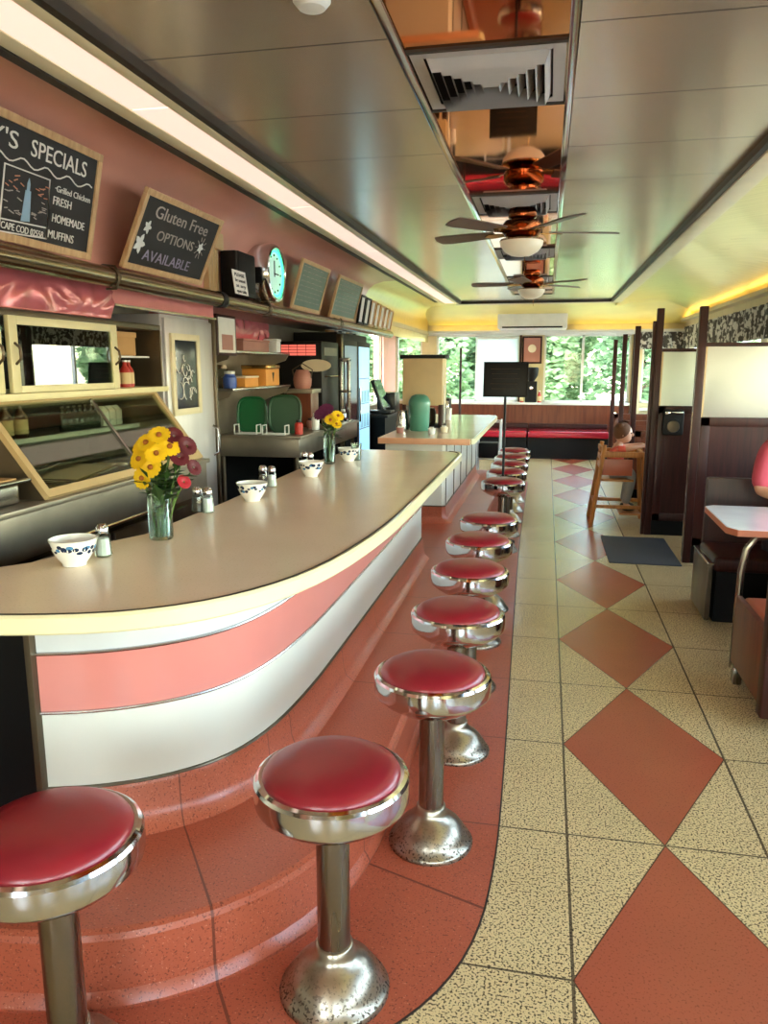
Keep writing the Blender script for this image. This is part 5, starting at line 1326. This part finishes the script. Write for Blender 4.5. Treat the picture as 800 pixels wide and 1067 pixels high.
# ================================================================ PEOPLE
def skin_mesh(name, nodes, edges, mat, parent, sub=2):
    """one continuous surface grown round a joint skeleton"""
    base = origin(parent)
    me = bpy.data.meshes.new(name + '_skeleton'); keys = list(nodes)
    me.from_pydata([Vector(nodes[k][:3]) - base for k in keys], [(keys.index(a), keys.index(b)) for a, b in edges], [])
    o = bpy.data.objects.new(name, me); COL.objects.link(o)
    sm = o.modifiers.new('skin', 'SKIN'); sm.use_smooth_shade = True
    lay = me.skin_vertices[0].data if me.skin_vertices else None
    if lay is None:
        bpy.context.view_layer.update()
        lay = me.skin_vertices[0].data
    for i, k in enumerate(keys):
        r = nodes[k][3]; r2 = nodes[k][4] if len(nodes[k]) > 4 else r
        lay[i].radius = (r, r2); lay[i].use_root = (i == 0)
    ss = o.modifiers.new('smooth', 'SUBSURF'); ss.levels = sub; ss.render_levels = sub
    dg = bpy.context.evaluated_depsgraph_get(); m2 = bpy.data.meshes.new_from_object(o.evaluated_get(dg))
    bpy.data.objects.remove(o); bpy.data.meshes.remove(me)
    m2.name = name; m2.materials.clear(); m2.materials.append(MATS[mat])
    for p in m2.polygons: p.use_smooth = True
    r = bpy.data.objects.new(name, m2); COL.objects.link(r); r.parent = parent
    return r
def head(parent, c, s, face, hair, hair_mat='hair brown'):
    """a head with face features; s = half height, face = unit direction in the level plane"""
    f = Vector(face).normalized(); u = Vector((-f.y, f.x, 0)); z = Vector((0, 0, 1)); c = Vector(c)
    Mh = Matrix((f, u, z)).transposed()
    bm = bmesh.new(); ball(bm, c, (s * .86, s * .74, s), 24, 18, Mh)
    ball(bm, c + f * s * .18 - z * s * .45, (s * .62, s * .55, s * .52), 18, 12, Mh)
    ball(bm, c + f * s * .90 - z * s * .12, (s * .14, s * .11, s * .18), 10, 8, Mh)
    for sd in (-1, 1): ball(bm, c + u * sd * s * .74 - z * s * .05, (s * .13, s * .07, s * .22), 10, 8, Mh)
    ob('face', bm, 'skin', parent, smooth=80)
    for sd in (-1, 1):
        bm = bmesh.new(); ball(bm, c + f * s * .77 + u * sd * s * .28 + z * s * .06, s * .09, 10, 8); ob('eye', bm, 'ink', parent)
    bm = bmesh.new(); ball(bm, c + f * s * .72 - z * s * .48, (s * .06, s * .22, s * .05), 10, 8, Mh); ob('mouth', bm, 'petal crimson', parent)
    bm = bmesh.new(); ball(bm, c - f * s * .12 + z * s * .17, (s * .90, s * .86, s * .97), 24, 18, Mh)
    for k in range(9): ball(bm, c - f * s * (.1 + .07 * (k % 4)) + u * s * .5 * math.sin(k * 1.9) + z * s * (.75 - .1 * (k % 3)), (s * .36, s * .34, s * .3), 10, 8, Mh)
    if hair > 0: ball(bm, c - f * s * .5 - z * s * hair * .4, (s * .5, s * .7, s * hair), 16, 12, Mh)
    ob('hair', bm, hair_mat, parent, smooth=80)
def hand_nodes(nodes, edges, wrist, d, pre, s, side):
    """palm and five bent fingers continuing from a wrist joint"""
    w = Vector(nodes[wrist][:3]); d = Vector(d).normalized(); up = Vector((0, 0, 1)); u = d.cross(up).normalized() * side
    pm = w + d * s * .45; nodes[pre + 'palm'] = (*pm, s * .20); edges.append((wrist, pre + 'palm'))
    for i, (off, L) in enumerate(((-.28, .62), (-.09, .75), (.10, .70), (.28, .55))):
        b = pm + d * s * .28 + u * off * s; m = b + d * s * L * .5 + up * s * .03; e = m + d * s * L * .42 - up * s * .14
        for nm, p, r in (('b', b, .085), ('m', m, .07), ('e', e, .055)): nodes[pre + nm + str(i)] = (*p, s * r)
        edges += [(pre + 'palm', pre + 'b' + str(i)), (pre + 'b' + str(i), pre + 'm' + str(i)), (pre + 'm' + str(i), pre + 'e' + str(i))]
    b = pm - u * s * .30 - d * s * .1; e = b + d * s * .38 - u * s * .15
    nodes[pre + 'tb'] = (*b, s * .085); nodes[pre + 'te'] = (*e, s * .06); edges += [(pre + 'palm', pre + 'tb'), (pre + 'tb', pre + 'te')]

# adult in rose shirt, seated on the bench, facing the camera
P = thing('person', (1.545, 5.03, .42), 'person in a rose red shirt seated in the near booth, cut by the right edge', 'person')
px, py = 1.545, 5.06
nd = {'pel': (px, py, .53, .13, .11), 'waist': (px, py + .02, .70, .125, .10), 'chest': (px, py + .02, .92, .15, .11), 'collar': (px, py, 1.08, .10, .08), 'neck': (px, py - .01, 1.17, .055), 'skull': (px, py - .03, 1.26, .06)}
ed = [('pel', 'waist'), ('waist', 'chest'), ('chest', 'collar'), ('collar', 'neck'), ('neck', 'skull')]
for s_, n_ in ((-1, 'r'), (1, 'l')):
    nd[n_ + 'sh'] = (px + s_ * .20, py, 1.06, .065); nd[n_ + 'el'] = (px + s_ * .245, py - .05, .80, .042); nd[n_ + 'wr'] = (px + s_ * .09, py - .30, .80, .028)
    nd[n_ + 'hip'] = (px + s_ * .10, py - .02, .51, .095); nd[n_ + 'kn'] = (px + s_ * .13, py - .44, .50, .065); nd[n_ + 'an'] = (px + s_ * .13, py - .42, .10, .04); nd[n_ + 'to'] = (px + s_ * .13, py - .56, .045, .035)
    ed += [('collar', n_ + 'sh'), (n_ + 'sh', n_ + 'el'), (n_ + 'el', n_ + 'wr'), ('pel', n_ + 'hip'), (n_ + 'hip', n_ + 'kn'), (n_ + 'kn', n_ + 'an'), (n_ + 'an', n_ + 'to')]
    hand_nodes(nd, ed, n_ + 'wr', (-s_ * .2, -1, 0), n_, .10, s_)
skin_mesh('body', nd, ed, 'skin', P)
g = 1.14
sn = {k: (*nd[k][:3], nd[k][3] * g + .006, (nd[k][4] if len(nd[k]) > 4 else nd[k][3]) * g + .006) for k in ('pel', 'waist', 'chest', 'collar', 'rsh', 'lsh', 'rel', 'lel')}
for k in ('rel', 'lel'):
    a, b = Vector(sn[k[0] + 'sh'][:3]), Vector(sn[k][:3]); c_ = a + (b - a) * 1.0; sn[k] = (*c_, .06)
skin_mesh('shirt', sn, [('pel', 'waist'), ('waist', 'chest'), ('chest', 'collar'), ('collar', 'rsh'), ('collar', 'lsh'), ('rsh', 'rel'), ('lsh', 'lel')], 'shirt rose', P)
tn = {'pel': (px, py, .52, .148, .125)}
te = []
for n_ in 'rl':
    for j in ('hip', 'kn', 'an'): tn[n_ + j] = (*nd[n_ + j][:3], nd[n_ + j][3] * 1.15 + .006)
    te += [('pel', n_ + 'hip'), (n_ + 'hip', n_ + 'kn'), (n_ + 'kn', n_ + 'an')]
skin_mesh('trousers', tn, te, 'trousers dark', P)
for s_ in (-1, 1):
    bm = bmesh.new(); ball(bm, (px + s_ * .13, py - .49, .048), (.05, .13, .047), 14, 10); ob('shoe', bm, 'shoe', P)
head(P, (px, py - .05, 1.33), .115, (-.2, -1, 0), .5)

# child in a wooden high chair, side on
HX, HY = .75, 7.95
H = thing('high_chair', (HX, HY, 0), 'honey coloured wooden high chair beside the white booth table, a child in it', 'high chair')
for sy in (-1, 1):
    ob('leg', B(tube, [(HX - .27, HY + sy * .25, .002), (HX - .17, HY + sy * .19, .80)], .021, 8), 'honey wood', H)
    ob('leg', B(tube, [(HX + .25, HY + sy * .25, .002), (HX + .19, HY + sy * .19, .72)], .021, 8), 'honey wood', H)
    ob('arm_rail', B(box, HX - .20, HX + .23, HY + sy * .19 - .02, HY + sy * .19 + .02, .68, .735, .008), 'honey wood', H)
    ob('side_rail', B(box, HX - .235, HX + .225, HY + sy * .228 - .012, HY + sy * .228 + .012, .18, .215, .005), 'honey wood', H)
ob('seat', B(box, HX - .19, HX + .12, HY - .18, HY + .18, .44, .462, .006), 'honey wood', H)
ob('footrest', B(box, HX + .0, HX + .20, HY - .215, HY + .215, .115, .135, .005), 'honey wood', H)
ob('side_panel', B(box, HX - .185, HX + .10, HY - .185, HY - .17, .50, .66, .004), 'seat orange', H)
for k in range(3): ob('back_slat', B(box, HX - .21, HX - .19, HY - .17, HY + .17, .56 + k * .085, .61 + k * .085, .005), 'honey wood', H)
ob('front_bar', B(box, HX + .17, HX + .21, HY - .2, HY + .2, .68, .73, .008), 'honey wood', H)
ob('cross_rail', B(box, HX - .25, HX - .225, HY - .23, HY + .23, .20, .235, .005), 'honey wood', H)
K = thing('person', (HX, HY, .462), 'small child in a coral shirt sitting side on in the high chair', 'person')
nd = {'pel': (HX - .06, HY, .545, .075, .08), 'chest': (HX - .045, HY, .685, .08, .085), 'collar': (HX - .03, HY, .76, .055, .06), 'neck': (HX - .015, HY, .80, .034), 'skull': (HX, HY, .855, .04)}
ed = [('pel', 'chest'), ('chest', 'collar'), ('collar', 'neck'), ('neck', 'skull')]
for s_, n_ in ((-1, 'r'), (1, 'l')):
    nd[n_ + 'sh'] = (HX - .03, HY + s_ * .095, .745, .034); nd[n_ + 'el'] = (HX + .08, HY + s_ * .12, .765, .026); nd[n_ + 'wr'] = (HX + .20, HY + s_ * .09, .785, .018)
    nd[n_ + 'hip'] = (HX - .03, HY + s_ * .06, .53, .05); nd[n_ + 'kn'] = (HX + .115, HY + s_ * .09, .515, .042); nd[n_ + 'an'] = (HX + .06, HY + s_ * .09, .20, .027); nd[n_ + 'to'] = (HX + .12, HY + s_ * .09, .165, .024)
    ed += [('collar', n_ + 'sh'), (n_ + 'sh', n_ + 'el'), (n_ + 'el', n_ + 'wr'), ('pel', n_ + 'hip'), (n_ + 'hip', n_ + 'kn'), (n_ + 'kn', n_ + 'an'), (n_ + 'an', n_ + 'to')]
    hand_nodes(nd, ed, n_ + 'wr', (1, -s_ * .2, 0), n_, .055, -s_)
skin_mesh('body', nd, ed, 'skin', K)
sn = {k: (*nd[k][:3], nd[k][3] * 1.14 + .004) for k in ('pel', 'chest', 'collar', 'rsh', 'lsh')}
for n_ in 'rl':
    a, b = Vector(nd[n_ + 'sh'][:3]), Vector(nd[n_ + 'el'][:3]); sn[n_ + 'sl'] = (*(a + (b - a) * .7), .037)
skin_mesh('shirt', sn, [('pel', 'chest'), ('chest', 'collar'), ('collar', 'rsh'), ('collar', 'lsh'), ('rsh', 'rsl'), ('lsh', 'lsl')], 'shirt coral', K)
tn = {'pel': (HX - .06, HY, .54, .088)}; te = []
for n_ in 'rl':
    for j in ('hip', 'kn', 'an'): tn[n_ + j] = (*nd[n_ + j][:3], nd[n_ + j][3] * 1.2 + .008)
    te += [('pel', n_ + 'hip'), (n_ + 'hip', n_ + 'kn'), (n_ + 'kn', n_ + 'an')]
skin_mesh('trousers', tn, te, 'trousers grey', K)
for s_ in (-1, 1):
    bm = bmesh.new(); ball(bm, (HX + .095, HY + s_ * .09, .166), (.07, .035, .03), 14, 10); ob('shoe', bm, 'shoe', K)
head(K, (HX + .015, HY, .90), .098, (1, -.15, 0), 0)

# slim pole and wire stand past the second counter
t = thing('slim_pole', (-1.15, 10.6, 0), 'slim dark pole standing past the second counter, before the end window', 'pole')
ob('shaft', B(cyl, (-1.15, 10.6, .02), (-1.15, 10.6, 1.80), .016, seg=10), 'dark wood', t); ob('base', B(lathe, [(.13, 0), (.13, .012), (.03, .03), (0, .03)], (-1.15, 10.6, .001), 24), 'dark wood', t)
t = thing('wire_stand', (-.72, 10.3, 0), 'white wire stand with a black basket past the end of the second counter', 'stand')
for sx in (-1, 1):
    for sy in (-1, 1): ob('leg', B(cyl, (-.72 + sx * .15, 10.3 + sy * .15, .001), (-.72 + sx * .15, 10.3 + sy * .15, .86), .011, seg=8), 'white paint', t)
for z in (.35, .84):
    ob('ring', B(tube, [(-.87, 10.15, z), (-.57, 10.15, z), (-.57, 10.45, z), (-.87, 10.45, z)], .010, 6, True), 'white paint', t)
ob('basket', B(box, -.85, -.59, 10.17, 10.43, .36, .56, .02), 'soft black', t)
